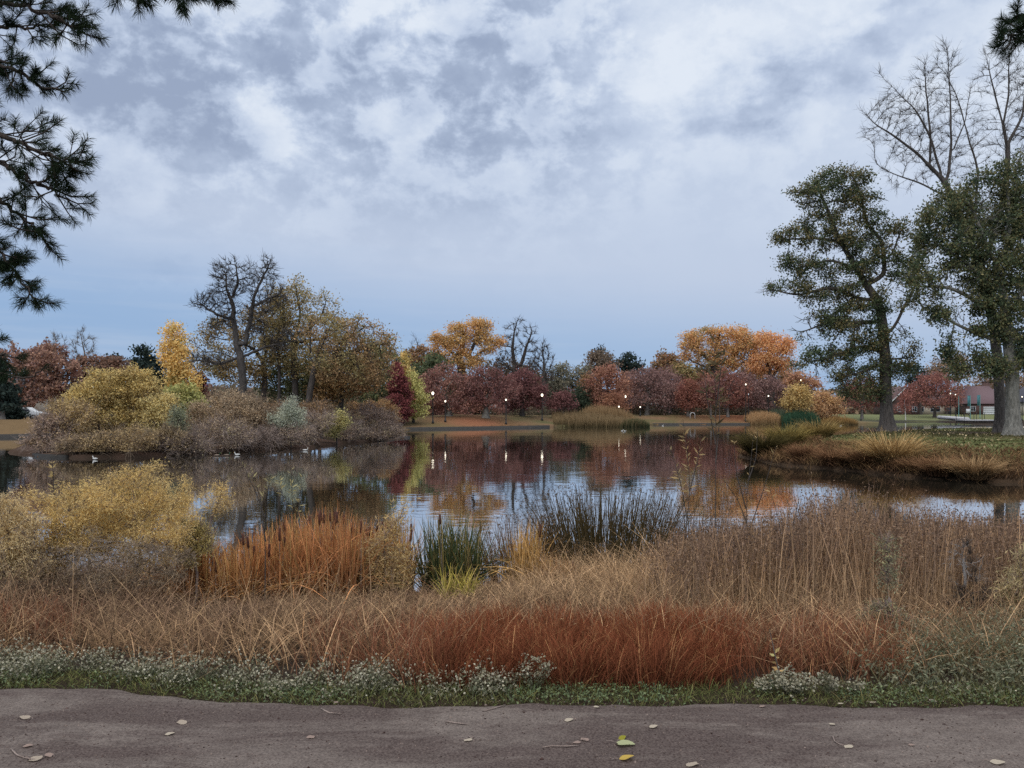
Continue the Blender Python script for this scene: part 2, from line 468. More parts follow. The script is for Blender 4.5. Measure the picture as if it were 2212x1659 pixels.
# ------------------------------------------------------------------ dirt path
px_ = np.arange(-16, 16.01, 0.05); py_ = np.concatenate([np.arange(-4, 2.8, 0.4), np.arange(2.8, 4.95, 0.03)])
QX, QY = np.meshgrid(px_, py_)
QP = np.c_[QX.ravel(), QY.ravel()]
def path_edge(x): return 4.37 + 0.012 * np.sin(x * 1.7) + 0.018 * np.sin(x * 5.1 + 1) + 0.012 * np.sin(x * 13.0) + 0.26 * sst(-x, 0.9, 2.8)
edge_y = path_edge(QP[:, 0])
QZ = 0.905 + 0.0025 * wav(QP, 0.5, 21) + 0.003 * wav(QP, 1.6, 22) + 0.0025 * wav(QP, 0.16, 23) - 0.09 * sst(QP[:, 1] - edge_y, -0.05, 0.16)
ny, nx = len(py_), len(px_)
ii = (np.arange(ny - 1)[:, None] * nx + np.arange(nx - 1)[None, :]).ravel()
pm, bb, out = material('packed_dirt')
tcc = bb.n('ShaderNodeTexCoord'); ob = tcc.outputs['Object']
big = bb.noise(bb.vm('MULTIPLY', ob, (0.55, 2.2, 1.0)).outputs[0], 1.25, 6, 0.66, 0.5)
mid = bb.noise(bb.vm('MULTIPLY', ob, (0.8, 1.4, 1.0)).outputs[0], 7.0, 6, 0.65, 0.2)
fin = bb.noise(ob, 90.0, 4, 0.7)
c0 = bb.mix(bb.mr(big, 0.40, 0.58, 0, 1), rgba(lin(92, 76, 74, 0.48)), rgba(lin(142, 131, 124, 0.60)))
c1 = bb.mix(bb.mr(mid, 0.34, 0.70, 0, 1), bb.mix(0.45, c0, rgba(lin(66, 50, 48, 0.42))), c0)
c2 = bb.mix(bb.mr(fin, 0.28, 0.75, 0.0, 1.0), bb.mix(0.40, c1, rgba(lin(60, 50, 48))), bb.mix(0.22, c1, rgba(lin(185, 170, 160))))
vor = bb.n('ShaderNodeTexVoronoi', feature='F1'); bb.put(vor.inputs['Vector'], bb.vm('MULTIPLY', ob, (1, 1.3, 1)).outputs[0]); bb.put(vor.inputs['Scale'], 26.0)
speck = bb.m('MULTIPLY', bb.mr(vor.outputs['Distance'], 0.08, 0.22, 1, 0), bb.mr(mid, 0.46, 0.58, 0, 0.85))
c3 = bb.mix(speck, c2, rgba(lin(58, 46, 44, 0.7)))
p = bb.n('ShaderNodeBsdfPrincipled'); bb.put(p.inputs['Base Color'], c3); bb.put(p.inputs['Roughness'], 0.95); bb.put(p.inputs['Specular IOR Level'], 0.15)
bp = bb.n('ShaderNodeBump'); bb.put(bp.inputs['Height'], bb.m('ADD', bb.m('MULTIPLY', fin, 0.25), mid)); bb.put(bp.inputs['Strength'], 0.8); bb.put(bp.inputs['Distance'], 0.02)
pm.node_tree.links.new(bp.outputs[0], p.inputs['Normal']); pm.node_tree.links.new(p.outputs[0], out.inputs[0])
path = mesh('path', np.c_[QP, QZ], np.c_[ii, ii + 1, ii + 1 + nx, ii + nx], None, pm, smooth=True)
tag(path, 'packed brown dirt path along the bank', 'path', kind='structure')
def path_z(x, y): return 0.905 + float(0.0025 * wav([[x, y]], 0.5, 21)[0] + 0.003 * wav([[x, y]], 1.6, 22)[0] + 0.0025 * wav([[x, y]], 0.16, 23)[0])

# ------------------------------------------------------------------ trees
def grow(rng, init, attr, step, kill, jitter=0.25, maxn=9000, rise=0.0, infl=1e9, limbs=()):
    P = [np.asarray(q, float) for q in init]; par = [-1] + list(range(len(P) - 1)); n0 = len(P)
    for lb in limbs:            # main limbs drawn by hand, each joined to the nearest wood that is already there
        q = np.asarray(lb, float); arr = np.array(P)
        at = int(np.argmin(np.linalg.norm(arr - q[0], axis=1)))
        for a, c in zip([P[at]] + list(q[:-1]), q):
            m_ = max(1, int(round(np.linalg.norm(c - a) / step)))
            for i in range(1, m_ + 1):
                e = a + (c - a) * i / m_ + rng.normal(size=3) * 0.10 * step
                P.append(e); par.append(at); at = len(P) - 1
    A = np.asarray(attr, float)
    I = np.array(P)
    # every attractor tracks its nearest node (the lower half of the trunk does not sprout)
    k0 = max(1, n0 // 2 if not limbs else n0 - 1)
    d = np.full(len(A), 1e9); idx = np.zeros(len(A), int)
    for k in range(k0, len(P)):
        dk = np.linalg.norm(A - I[k], axis=1); m = dk < d; d[m] = dk[m]; idx[m] = k
    alive = d > kill
    for it in range(220):
        use = alive & (d < infl)
        if not use.any() or len(P) > maxn: break
        ix = idx[use]
        arr = np.array(P)
        v = A[use] - arr[ix]; v /= np.linalg.norm(v, axis=1)[:, None] + 1e-9
        act, inv = np.unique(ix, return_inverse=True)
        s = np.zeros((len(act), 3)); np.add.at(s, inv, v)
        s /= np.linalg.norm(s, axis=1)[:, None] + 1e-6
        s += rng.normal(size=s.shape) * jitter; s[:, 2] += rise
        s /= np.linalg.norm(s, axis=1)[:, None] + 1e-6
        new = arr[act] + s * step
        base = len(P)
        P.extend(list(new)); par.extend(act.tolist())
        for c0 in range(0, len(new), 64):
            nn = new[c0:c0 + 64]
            D = np.linalg.norm(A[:, None, :] - nn[None], axis=2)
            j = D.argmin(1); dm = D[np.arange(len(A)), j]
            m = dm < d; d[m] = dm[m]; idx[m] = base + c0 + j[m]
        alive &= d > kill
    return np.array(P), np.array(par)

def skeleton(P, par, r_tip, r_base, smooth=1):
    n = len(P); cnt = np.zeros(n); kids = [[] for _ in range(n)]
    for i in range(1, n): kids[par[i]].append(i)
    for i in range(n - 1, -1, -1):
        cnt[i] = max(1, cnt[i]) if not kids[i] else cnt[i]
        if par[i] >= 0: cnt[par[i]] += cnt[i]
    main = np.full(n, -1)
    for i in range(n):
        if kids[i]: main[i] = max(kids[i], key=lambda k: cnt[k])
    Q = P.copy()
    for _ in range(smooth):
        q2 = Q.copy()
        m = (par >= 0) & (main >= 0)
        q2[m] = 0.5 * Q[m] + 0.25 * Q[par[m]] + 0.25 * Q[main[m]]
        Q = q2
    ex = math.log(max(cnt[0], 2)) / math.log(max(r_base / r_tip, 1.5))
    rad = r_tip * cnt ** (1 / ex)
    return Q, rad, cnt, main

def tube_mesh(P, par, rad, main, k, flare=0.0):
    n = len(P); ch = np.arange(1, n)
    d = np.zeros((n, 3)); d[1:] = P[1:] - P[par[1:]]; d[0] = P[1] - P[0]
    dd = d.copy()
    has = main >= 0
    dd[has] = d[has] / (np.linalg.norm(d[has], axis=1)[:, None] + 1e-9) + d[main[has]] / (np.linalg.norm(d[main[has]], axis=1)[:, None] + 1e-9)
    def ring(p, dv, r):
        dv = dv / (np.linalg.norm(dv, axis=1)[:, None] + 1e-9)
        ref = np.tile(np.array([0.09, 0.97, 0.05]), (len(p), 1))
        a = np.cross(dv, ref); a /= np.linalg.norm(a, axis=1)[:, None] + 1e-9
        bb_ = np.cross(dv, a)
        th = np.arange(k) * 2 * math.pi / k
        return p[:, None, :] + r[:, None, None] * (np.cos(th)[None, :, None] * a[:, None, :] + np.sin(th)[None, :, None] * bb_[:, None, :])
    rr = rad.copy()
    if flare: rr = rr * (1 + flare * np.exp(-(P[:, 2] - P[0, 2]) / (1.6 * rad[0] + 1e-6)))
    V0 = ring(P, dd, rr).reshape(-1, 3)
    ismain = main[par[ch]] == ch
    sc = ch[~ismain]
    V1 = ring(P[par[sc]], d[sc], np.minimum(rad[sc] * 1.25, rad[par[sc]])).reshape(-1, 3)
    start = np.zeros(n, int); start[ch] = par[ch] * k
    start[sc] = n * k + np.arange(len(sc)) * k
    j = np.arange(k); j2 = (j + 1) % k
    a0 = start[ch][:, None]; b0 = (ch * k)[:, None]
    Q = np.stack([a0 + j, a0 + j2, b0 + j2, b0 + j], axis=2).reshape(-1, 4)
    return np.vstack([V0, V1]), Q

def leaves(rng, Cn, size, col, aspect=0.6, up=0.3, hang=0.0):
    """small diamond leaves or sprays at the given centres"""
    n = len(Cn)
    u = rng.normal(size=(n, 3)); u[:, 2] -= hang; u /= np.linalg.norm(u, axis=1)[:, None]
    nn = rng.normal(size=(n, 3)); nn[:, 2] += up
    w = np.cross(u, nn); w /= np.linalg.norm(w, axis=1)[:, None] + 1e-9
    f = np.cross(w, u)
    s = (size * rng.uniform(0.65, 1.35, n))[:, None]
    a = Cn - u * s * 0.5; c = Cn + u * s * 0.5
    l = Cn + w * s * 0.5 * aspect + f * s * 0.10 - u * s * 0.06; r = Cn - w * s * 0.5 * aspect + f * s * 0.10 - u * s * 0.06
    V = np.stack([a, l, c, r], 1).reshape(-1, 3)
    i = np.arange(n)[:, None] * 4
    return V, np.concatenate([i, i + 1, i + 2, i + 3], 1), np.repeat(col, 4, axis=0)

def palette(rng, Pt, cols, scale, spread=0.55, jit=0.16):
    """leaf colours of the tree: neighbouring leaves tend to be of one hue"""
    cols = np.array(cols)
    t = 0.5 + 0.5 * wav(Pt, scale, int(rng.integers(1e6))) * 0.9 + rng.normal(size=len(Pt)) * spread * 0.4
    t = np.clip(t, 0, 0.999) * (len(cols) - 1)
    i = t.astype(int); f = (t - i)[:, None]
    i2 = np.minimum(i + 1, len(cols) - 1)
    c = cols[i] * (1 - f) + cols[i2] * f
    return c * np.exp(rng.normal(size=(len(Pt), 1)) * jit)

def blob_points(rng, blobs, D, n, depth=0.85, hollow=0.5, lobes=0.38):
    """points inside the crown's lobes; each lobe is (px, py, rx, ry[, depth offset in m])"""
    vol = np.array([bl[2] * bl[3] * min(bl[2], bl[3]) ** 0.6 for bl in blobs]); vol = vol / vol.sum()
    out = []
    for bl, fr in zip(blobs, vol):
        k = max(3, int(round(n * fr)))
        c = PX(bl[0], bl[1], D); m = D / FP
        rx, rz = bl[2] * m, bl[3] * m
        ry = depth * (0.6 * rx + 0.4 * rz) + 0.12 * rx
        u = rng.normal(size=(k, 3)); u /= np.linalg.norm(u, axis=1)[:, None]
        rr = rng.uniform(0, 1, k) ** (1 / 3 * hollow)
        q = u * rr[:, None] * np.array([rx, ry, rz])
        # part of the points gather in knobs on the rim, so that the outline is uneven
        nk = 6; ku = rng.normal(size=(nk, 3)); ku /= np.linalg.norm(ku, axis=1)[:, None]
        sel = np.where(rng.uniform(size=k) < lobes)[0]; ki = rng.integers(0, nk, len(sel))
        q[sel] = (ku[ki] * 0.88 + u[sel] * rng.uniform(0.05, 0.36, (len(sel), 1))) * np.array([rx, ry, rz])
        off = bl[4] if len(bl) > 4 else rng.uniform(-0.35, 0.35) * ry
        q[:, 1] += off
        out.append(c + q)
    return np.concatenate(out)

NRNG = 0
def tree(name, label, cat, px, D, blobs, cols=None, r=0.25, n=420, leaf=0.34, nl=4200, bark=None, trunk=None, step=None, kill=None, jit=0.22,
         rtip=0.02, k=4, sig=None, hue=3.5, aspect=0.62, rise=0.0, group=None, depth=0.85, smooth=1, flare=0.6, hollow=0.5, hang=0.0, base_py=None, bare_sub=0, sparse=1.0, twig_name=None, kdepth=None, top=None, tipc=3, twl=1.0, limbs=()):
    global NRNG
    NRNG += 1
    rng = np.random.default_rng(4000 + NRNG * 17)
    X = (px - CX) / FP * D
    z0 = gz(X, D) - 0.05
    root = tag(empty(name, (X, D, z0)), label, cat, group)
    O = np.array([X, D, z0])
    A = blob_points(rng, blobs, D, n, depth, hollow)
    step = step or max(0.35, D / FP * 9)
    kill = kill or step * 1.25
    if trunk is None:
        zc_ = np.percentile(A[:, 2], 22); xc = np.mean(A[:, 0])
        hh = max(0.8, zc_ - z0)
        mm = max(3, int(hh / step))
        t = np.linspace(0, 1, mm)
        T = np.c_[X + (xc - X) * 0.35 * t ** 1.5 + rng.normal(size=mm) * 0.03 * step, np.full(mm, D) + rng.normal(size=mm) * 0.05, z0 + hh * t]
    else:
        pts = [O] + [PX(q[0], q[1], D) + np.array([0, q[2] if len(q) > 2 else 0, 0]) for q in trunk]
        T = []
        for a, c in zip(pts[:-1], pts[1:]):
            m_ = max(1, int(np.linalg.norm(c - a) / step))
            T += [a + (c - a) * i / m_ for i in range(m_)]
        T.append(pts[-1]); T = np.array(T)
        T[1:] += rng.normal(size=(len(T) - 1, 3)) * 0.06 * step
    LB = [np.array([PX(q[0], q[1], D) + np.array([0, q[2] if len(q) > 2 else rng.normal() * 0.02 * (i + 1) * step * 4, 0]) for i, q in enumerate(lb)]) for lb in limbs]
    P, par = grow(rng, T, A, step, kill, jit, rise=rise, limbs=LB)
    Q, rad, cnt, main = skeleton(P, par, rtip, r, smooth)
    V, F = tube_mesh(Q - O, par, rad, main, k, flare)
    tr = mesh('trunk', V, F, None, bark or BARK, parent=root, smooth=True)
    tw = None
    if bare_sub:
        # fine twigs springing from the thin branches
        src = np.where(cnt <= 6)[0]; src = src[src > 0]
        s2 = rng.choice(src, bare_sub)
        d = Q[s2] - Q[par[s2]]; d /= np.linalg.norm(d, axis=1)[:, None] + 1e-9
        d = d + rng.normal(size=d.shape) * 0.55; d[:, 2] += 0.25; d /= np.linalg.norm(d, axis=1)[:, None]
        L = twl * step * rng.uniform(0.5, 1.8, bare_sub)
        w = np.cross(d, rng.normal(size=d.shape)); w /= np.linalg.norm(w, axis=1)[:, None]
        wd = rtip * 0.75
        a = Q[s2] - O
        kk = rng.normal(size=d.shape) * 0.18
        mid = a + d * L[:, None] * 0.5 + kk * L[:, None] * 0.5; e = a + d * L[:, None] + kk * L[:, None] * 0.2
        V = np.stack([a - w * wd, a + w * wd, mid - w * wd * .8, mid + w * wd * .8, e - w * wd * .3, e + w * wd * .3], 1).reshape(-1, 3)
        i = np.arange(bare_sub)[:, None] * 6
        F = np.concatenate([np.concatenate([i, i + 1, i + 3, i + 2], 1), np.concatenate([i + 2, i + 3, i + 5, i + 4], 1)])
        tw = (V, F)
    if cols is not None:
        tips = np.where(cnt <= tipc)[0]; tips = tips[tips > len(T) // 2]
        if sparse < 1: # foliage only on part of the limbs
            keepv = wav(Q[tips], 3.0, NRNG) + rng.normal(size=len(tips)) * 0.3
            tips = tips[keepv > np.quantile(keepv, 1 - sparse)]
        if top is not None: tips = tips[Q[tips, 2] < EYE + (HY - top) / FP * D]
        c = Q[rng.choice(tips, nl)]
        sg = sig if sig is not None else step * 0.75
        c = c + rng.normal(size=c.shape) * sg * np.array([1, 1, 0.75])
        c[:, 2] = np.maximum(c[:, 2], z0 + 0.12 + 0.5 * leaf)
        col = palette(rng, c, cols, hue)
        V, F, tc_ = leaves(rng, c - O, leaf, col, aspect, hang=hang)
        mi = np.zeros(len(F), np.int32)
        if tw is not None:
            F = np.concatenate([F, tw[1] + len(V)]); V = np.concatenate([V, tw[0]])
            tc_ = np.concatenate([tc_, np.full((len(tw[0]), 3), 0.1)]); mi = np.concatenate([mi, np.ones(len(tw[1]), np.int32)])
        mesh('crown', V, F, None, None, tc_, root, mats=[LEAF, bark or BARK], midx=mi)
    elif tw is not None:
        mesh('crown', tw[0], tw[1], None, bark or BARK, parent=root)
    return root

K = 1.68   # leaves are this much brighter than they look in the shade of an overcast dusk
def mute(c, f=0.32):
    g = 0.3 * c[0] + 0.59 * c[1] + 0.11 * c[2]
    return tuple(v * (1 - f) + g * f for v in c)
def cl(*cs): return [mute(lin(*c, K)) for c in cs]
RED = cl((112, 72, 66), (136, 88, 74), (122, 78, 68), (148, 98, 76))
BURG = cl((98, 58, 58), (116, 70, 66), (106, 62, 60))
PLUM = cl((118, 84, 80), (132, 96, 86), (110, 78, 74))
RUST = cl((148, 92, 66), (126, 78, 62), (162, 108, 70), (136, 86, 64))
ORNG = cl((176, 118, 46), (188, 128, 50), (158, 116, 46), (196, 134, 58), (166, 98, 44))
GOLD = cl((190, 140, 36), (170, 132, 44), (200, 150, 40), (176, 120, 40))
OLIV = cl((122, 108, 50), (140, 112, 48), (108, 104, 52), (150, 112, 52))
OLRU = cl((124, 96, 48), (146, 98, 50), (108, 92, 50), (150, 92, 48))
YGRN = cl((150, 146, 48), (130, 132, 52), (166, 156, 54))
GREY = cl((112, 112, 88), (104, 98, 78), (122, 112, 84))
DKGR = cl((48, 60, 44), (58, 68, 46), (42, 54, 44))
CONI = cl((40, 54, 50), (48, 62, 54), (36, 48, 46))
BROW = cl((112, 82, 62), (124, 86, 62), (104, 80, 66))
YSHR = cl((178, 152, 58), (190, 158, 56), (162, 142, 62), (166, 136, 60))
YSH2 = cl((188, 164, 74), (178, 152, 64), (168, 154, 82))
SILV = cl((150, 154, 130), (136, 144, 122), (164, 166, 138))
MAUV = cl((152, 126, 104), (164, 138, 98), (140, 116, 98), (160, 142, 94))
BUFF = cl((166, 138, 96), (154, 130, 98), (176, 146, 98))

BGT = 'autumn trees on the far shore'
# ---- far shore, left of the island and behind it
tree('pine_tree', 'dark conifer with bare grey stem at the far left behind the pond', 'tree', 6, 84, [(4, 850, 26, 22), (8, 880, 30, 14), (-14, 800, 30, 40)], CONI, 0.24, 200, 0.4, 2600, BARKG, group=BGT)
tree('pine_tree', 'slim grey-stemmed dark tree standing just in from the far left', 'tree', 24, 86, [(28, 868, 18, 16), (34, 896, 16, 16), (20, 845, 14, 12)], CONI, 0.2, 160, 0.4, 1500, BARKG, group=BGT)
tree('broadleaf_tree', 'russet tree filling the far left bank behind the pond edge', 'tree', 40, 96, [(40, 800, 50, 46), (20, 768, 36, 28), (70, 830, 44, 38), (85, 785, 34, 34), (50, 850, 50, 30)], cl((140, 96, 76), (128, 92, 78), (152, 108, 76), (122, 86, 76)), 0.3, 420, 0.4, 4600, BARKG, bare_sub=500, group=BGT)
tree('broadleaf_tree', 'brownish red half-bare tree behind the left end of the yellow thicket', 'tree', 112, 100, [(112, 800, 46, 40), (100, 765, 36, 28), (140, 830, 46, 30), (150, 800, 36, 26)], cl((132, 96, 80), (146, 106, 78), (118, 76, 68)), 0.3, 420, 0.4, 4600, BARKG, bare_sub=700, group=BGT)
tree('bare_tree', 'pale twiggy birch-like tree, taller left one of the leafless pair', 'tree', 122, 106, [(122, 745, 24, 28), (112, 770, 20, 24), (136, 770, 18, 24)], None, 0.2, 420, 0.3, 0, BARKG, bare_sub=900, rise=0.35, group=BGT)
tree('bare_tree', 'pale leafless tree with upswept twigs right of the birch-like one', 'tree', 184, 108, [(182, 738, 24, 24), (174, 765, 18, 24), (196, 765, 14, 22)], None, 0.2, 380, 0.3, 0, BARKG, bare_sub=800, rise=0.4, group=BGT)
tree('broadleaf_tree', 'tawny brown tree rising behind the middle of the yellow thicket', 'tree', 220, 104, [(220, 806, 46, 36), (190, 790, 34, 26), (250, 800, 40, 28), (272, 830, 40, 26)], BROW, 0.3, 420, 0.4, 4000, BARKG, bare_sub=700, group=BGT)
tree('conifer_tree', 'low dark fir top peeping out above the tawny tree', 'tree', 242, 118, [(244, 800, 26, 14), (242, 784, 16, 10), (246, 772, 8, 6)], CONI, 0.25, 160, 0.45, 1500, group=BGT)
tree('conifer_tree', 'dark cedar with layered flat top left of the golden poplar', 'tree', 312, 116, [(312, 790, 24, 12), (310, 775, 18, 8), (308, 760, 12, 6), (314, 810, 26, 12), (306, 753, 6, 5)], CONI, 0.3, 220, 0.45, 2200, group=BGT)
tree('conifer_tree', 'dark blue-green fir squeezed against the golden poplar', 'tree', 345, 118, [(344, 815, 16, 26), (344, 790, 9, 14), (343, 830, 20, 20)], CONI, 0.25, 180, 0.45, 1600, group=BGT)
tree('poplar_tree', 'tall golden yellow poplar left of the gnarled dead tree', 'tree', 383, 92, [(380, 728, 20, 26), (376, 760, 26, 26), (384, 795, 30, 28), (372, 740, 18, 16), (392, 830, 36, 26), (398, 765, 18, 20)], cl((204, 164, 44), (194, 156, 46), (210, 170, 54), (150, 140, 52)), 0.28, 420, 0.28, 8200, BARKG, hue=6, sig=0.42, group=BGT)
tree('broadleaf_tree', 'yellow-green bushy tree under the golden poplar', 'tree', 400, 88, [(392, 860, 38, 34), (420, 880, 30, 26), (375, 880, 24, 24)], YGRN, 0.2, 260, 0.36, 3600, group=BGT)
tree('broadleaf_tree', 'small crimson tree glimpsed between poplar and dead tree', 'tree', 432, 96, [(432, 835, 10, 22), (430, 815, 8, 12)], cl((104, 48, 46), (90, 42, 44)), 0.12, 90, 0.36, 900, group=BGT)
tree('broadleaf_tree', 'dark mixed green tree seen low between the island trunks', 'tree', 690, 92, [(690, 830, 40, 34), (650, 845, 36, 26), (730, 840, 40, 30), (690, 800, 26, 20)], cl((96, 94, 56), (82, 88, 54), (112, 98, 58)), 0.22, 340, 0.3, 5600, bare_sub=400, group=BGT)
# ---- far shore, centre
tree('broadleaf_tree', 'dark green leafy tree behind the right end of the island', 'tree', 812, 108, [(812, 800, 40, 60), (790, 830, 40, 46), (835, 770, 22, 40), (840, 850, 28, 40)], cl((92, 100, 52), (76, 88, 50), (116, 116, 54)), 0.3, 420, 0.38, 4800, group=BGT)
tree('poplar_tree', 'slender yellow poplar just behind the red cone-shaped tree', 'tree', 872, 122, [(872, 800, 14, 34), (874, 775, 9, 16), (876, 830, 16, 30)], cl((180, 150, 44), (160, 140, 50), (190, 154, 46)), 0.2, 200, 0.38, 2200, group=BGT)
tree('broadleaf_tree', 'olive brown tree between the slender poplar and the big golden cottonwood', 'tree', 898, 148, [(890, 775, 26, 26), (915, 790, 26, 30), (880, 800, 20, 24), (905, 758, 18, 12)], OLRU, 0.35, 300, 0.5, 3000, bare_sub=400, group=BGT)
tree('broadleaf_tree', 'dark green tree under the left limb of the big golden cottonwood', 'tree', 920, 142, [(920, 810, 30, 30), (940, 790, 30, 26), (900, 830, 24, 30)], cl((72, 84, 52), (88, 96, 54), (60, 72, 48)), 0.3, 300, 0.5, 3200, group=BGT)
tree('bare_tree', 'small leafless snag poking up left of the golden cottonwood', 'tree', 900, 150, [(897, 735, 10, 16), (908, 755, 14, 18), (893, 760, 10, 14)], None, 0.2, 150, 0.3, 0, BARK, bare_sub=200, rise=0.3, group=BGT)
tree('cottonwood_tree', 'big golden cottonwood with wide V of limbs in the centre', 'tree', 1000, 150, [(944, 734, 18, 18), (962, 748, 26, 22), (985, 712, 22, 18), (1000, 738, 28, 26), (1022, 706, 22, 18), (1042, 700, 18, 14), (1046, 724, 22, 20), (1070, 740, 22, 12), (1052, 758, 20, 12), (975, 775, 26, 18), (1014, 782, 24, 22), (940, 760, 16, 12)], cl((192, 136, 44), (172, 126, 46), (196, 144, 46), (144, 118, 48), (184, 138, 48)), 0.75, 620, 0.34, 13500, BARK, trunk=[(999, 840), (996, 805), (998, 790)], limbs=[[(985, 770), (962, 748), (942, 732)], [(1000, 760), (1003, 732), (998, 706)], [(1018, 776), (1045, 757), (1078, 742)], [(1016, 760), (1030, 730), (1042, 700)], [(980, 785), (950, 770), (934, 768)]], rtip=0.045, hue=5, sig=0.6, group=BGT)
tree('bare_tree', 'tall dark leafless tree beside the golden cottonwood', 'tree', 1118, 152, [(1118, 715, 30, 24), (1108, 750, 36, 30), (1140, 745, 26, 34), (1096, 790, 30, 24), (1150, 785, 20, 30), (1120, 695, 16, 8), (1150, 715, 16, 14)], None, 0.7, 620, 0.3, 0, BARK, bare_sub=1700, jit=0.3, rtip=0.04, rise=0.25, trunk=[(1118, 850), (1116, 815)], limbs=[[(1112, 790), (1106, 750), (1112, 715), (1118, 690)], [(1126, 790), (1136, 750), (1150, 715)], [(1100, 800), (1086, 780)]], group=BGT)
tree('bare_tree', 'thinner leafless tree right of the tall dark bare one', 'tree', 1176, 150, [(1172, 755, 18, 20), (1165, 785, 20, 26), (1184, 775, 16, 24), (1180, 810, 18, 22)], None, 0.45, 360, 0.3, 0, BARK, bare_sub=1000, jit=0.3, rtip=0.04, rise=0.25, group=BGT)
tree('broadleaf_tree', 'brownish tangle of a tree behind the middle red maple', 'tree', 1105, 162, [(1090, 800, 40, 30), (1130, 812, 40, 26), (1060, 800, 26, 24)], cl((106, 84, 66), (116, 98, 66), (92, 76, 66)), 0.3, 320, 0.5, 2300, bare_sub=800, group=BGT)
tree('broadleaf_tree', 'pale grey-green thin tree right of the bare pair', 'tree', 1208, 156, [(1208, 810, 22, 24), (1204, 840, 24, 24), (1214, 795, 12, 12)], GREY, 0.3, 240, 0.42, 2300, bare_sub=500, group=BGT)
tree('broadleaf_tree', 'pale grey-green open tree left of the rusty oak-like tree', 'tree', 1246, 160, [(1246, 815, 24, 24), (1240, 845, 26, 26), (1256, 800, 14, 12)], GREY, 0.3, 260, 0.42, 2300, bare_sub=500, group=BGT)
tree('broadleaf_tree', 'dark green rounded small tree low between red and rust trees', 'tree', 1250, 142, [(1250, 865, 26, 26), (1262, 855, 18, 24), (1236, 880, 18, 20)], DKGR, 0.2, 240, 0.4, 3000, group=BGT)
tree('broadleaf_tree', 'grey-brown round-topped tree right of the gap of sky', 'tree', 1296, 164, [(1296, 785, 30, 24), (1290, 770, 20, 14), (1314, 795, 22, 22), (1275, 805, 18, 22)], cl((114, 92, 72), (104, 88, 72), (122, 100, 76)), 0.4, 340, 0.45, 3000, bare_sub=900, group=BGT)
tree('conifer_tree', 'dark conifer tip above the grey-brown round tree', 'tree', 1294, 172, [(1294, 765, 16, 8), (1293, 757, 9, 5), (1298, 778, 20, 8)], CONI, 0.3, 120, 0.5, 900, group=BGT)
tree('conifer_tree', 'dark green spruce-like tree standing alone above the plum maple', 'tree', 1356, 168, [(1356, 775, 16, 12), (1354, 762, 9, 8), (1366, 786, 22, 12), (1346, 790, 18, 12), (1360, 800, 24, 14)], CONI, 0.35, 220, 0.5, 2000, group=BGT)
tree('broadleaf_tree', 'olive brown spire-topped tree left of the great orange crowns', 'tree', 1440, 166, [(1444, 775, 18, 14), (1432, 790, 20, 18), (1452, 798, 18, 20), (1420, 805, 14, 14)], OLRU, 0.4, 260, 0.5, 2600, group=BGT)
tree('broadleaf_tree', 'olive green tree low at the left foot of the orange crowns', 'tree', 1474, 160, [(1474, 805, 22, 18), (1486, 815, 18, 16), (1462, 815, 14, 14)], OLIV, 0.3, 220, 0.5, 2300, group=BGT)
tree('cottonwood_tree', 'great domed orange cottonwood, left and larger of the two', 'tree', 1556, 168, [(1490, 740, 26, 22), (1520, 726, 30, 18), (1560, 722, 36, 16), (1600, 722, 30, 16), (1500, 765, 30, 16), (1540, 755, 40, 22), (1590, 750, 36, 22), (1560, 785, 40, 18), (1620, 740, 24, 22), (1478, 775, 14, 12), (1620, 775, 22, 18)], cl((192, 136, 46), (182, 130, 48), (158, 126, 50), (200, 142, 54), (184, 122, 46), (134, 120, 54)), 0.85, 760, 0.36, 18000, BARK, trunk=[(1556, 850), (1553, 825), (1556, 812)], limbs=[[(1535, 785), (1510, 755), (1490, 738)], [(1552, 780), (1548, 745), (1556, 715)], [(1575, 785), (1598, 755), (1618, 730)], [(1590, 795), (1625, 770)], [(1525, 795), (1490, 778)]], rtip=0.045, hue=7, sig=0.65, group=BGT)
tree('cottonwood_tree', 'burnt orange cottonwood, right and lower of the two domed crowns', 'tree', 1668, 164, [(1650, 735, 30, 14), (1684, 742, 24, 18), (1690, 770, 20, 24), (1664, 765, 30, 26), (1640, 790, 24, 18), (1676, 795, 26, 16)], cl((196, 130, 48), (188, 124, 48), (202, 142, 60), (182, 132, 56)), 0.7, 520, 0.36, 11000, BARK, trunk=[(1666, 850), (1667, 815)], rtip=0.03, hue=7, sig=0.75, group=BGT)
tree('broadleaf_tree', 'olive tree filling the gap under the orange cottonwood left side', 'tree', 1520, 174, [(1515, 810, 30, 22), (1545, 815, 30, 22), (1500, 835, 30, 26), (1560, 840, 40, 24)], cl((124, 106, 54), (136, 104, 54), (106, 98, 56)), 0.35, 320, 0.5, 4200, bare_sub=500, group=BGT)
tree('broadleaf_tree', 'mixed tan and olive tree below the burnt orange crown', 'tree', 1640, 176, [(1620, 815, 30, 24), (1655, 820, 34, 22), (1690, 822, 30, 24), (1630, 850, 40, 26), (1690, 850, 34, 26)], cl((142, 104, 60), (120, 100, 58), (156, 112, 60)), 0.35, 380, 0.5, 5000, bare_sub=500, group=BGT)
tree('broadleaf_tree', 'shadowy brown tree behind the plum maple trunks', 'tree', 1395, 176, [(1370, 850, 40, 30), (1420, 850, 40, 30), (1395, 825, 30, 20)], cl((96, 78, 64), (84, 76, 60), (104, 76, 62)), 0.35, 340, 0.5, 4200, bare_sub=500, group=BGT)
tree('broadleaf_tree', 'dim brown tree behind the burgundy maple', 'tree', 1160, 172, [(1140, 850, 34, 28), (1185, 855, 30, 26), (1160, 830, 30, 20)], cl((100, 84, 66), (88, 80, 62), (110, 80, 66)), 0.35, 300, 0.5, 3600, bare_sub=600, group=BGT)
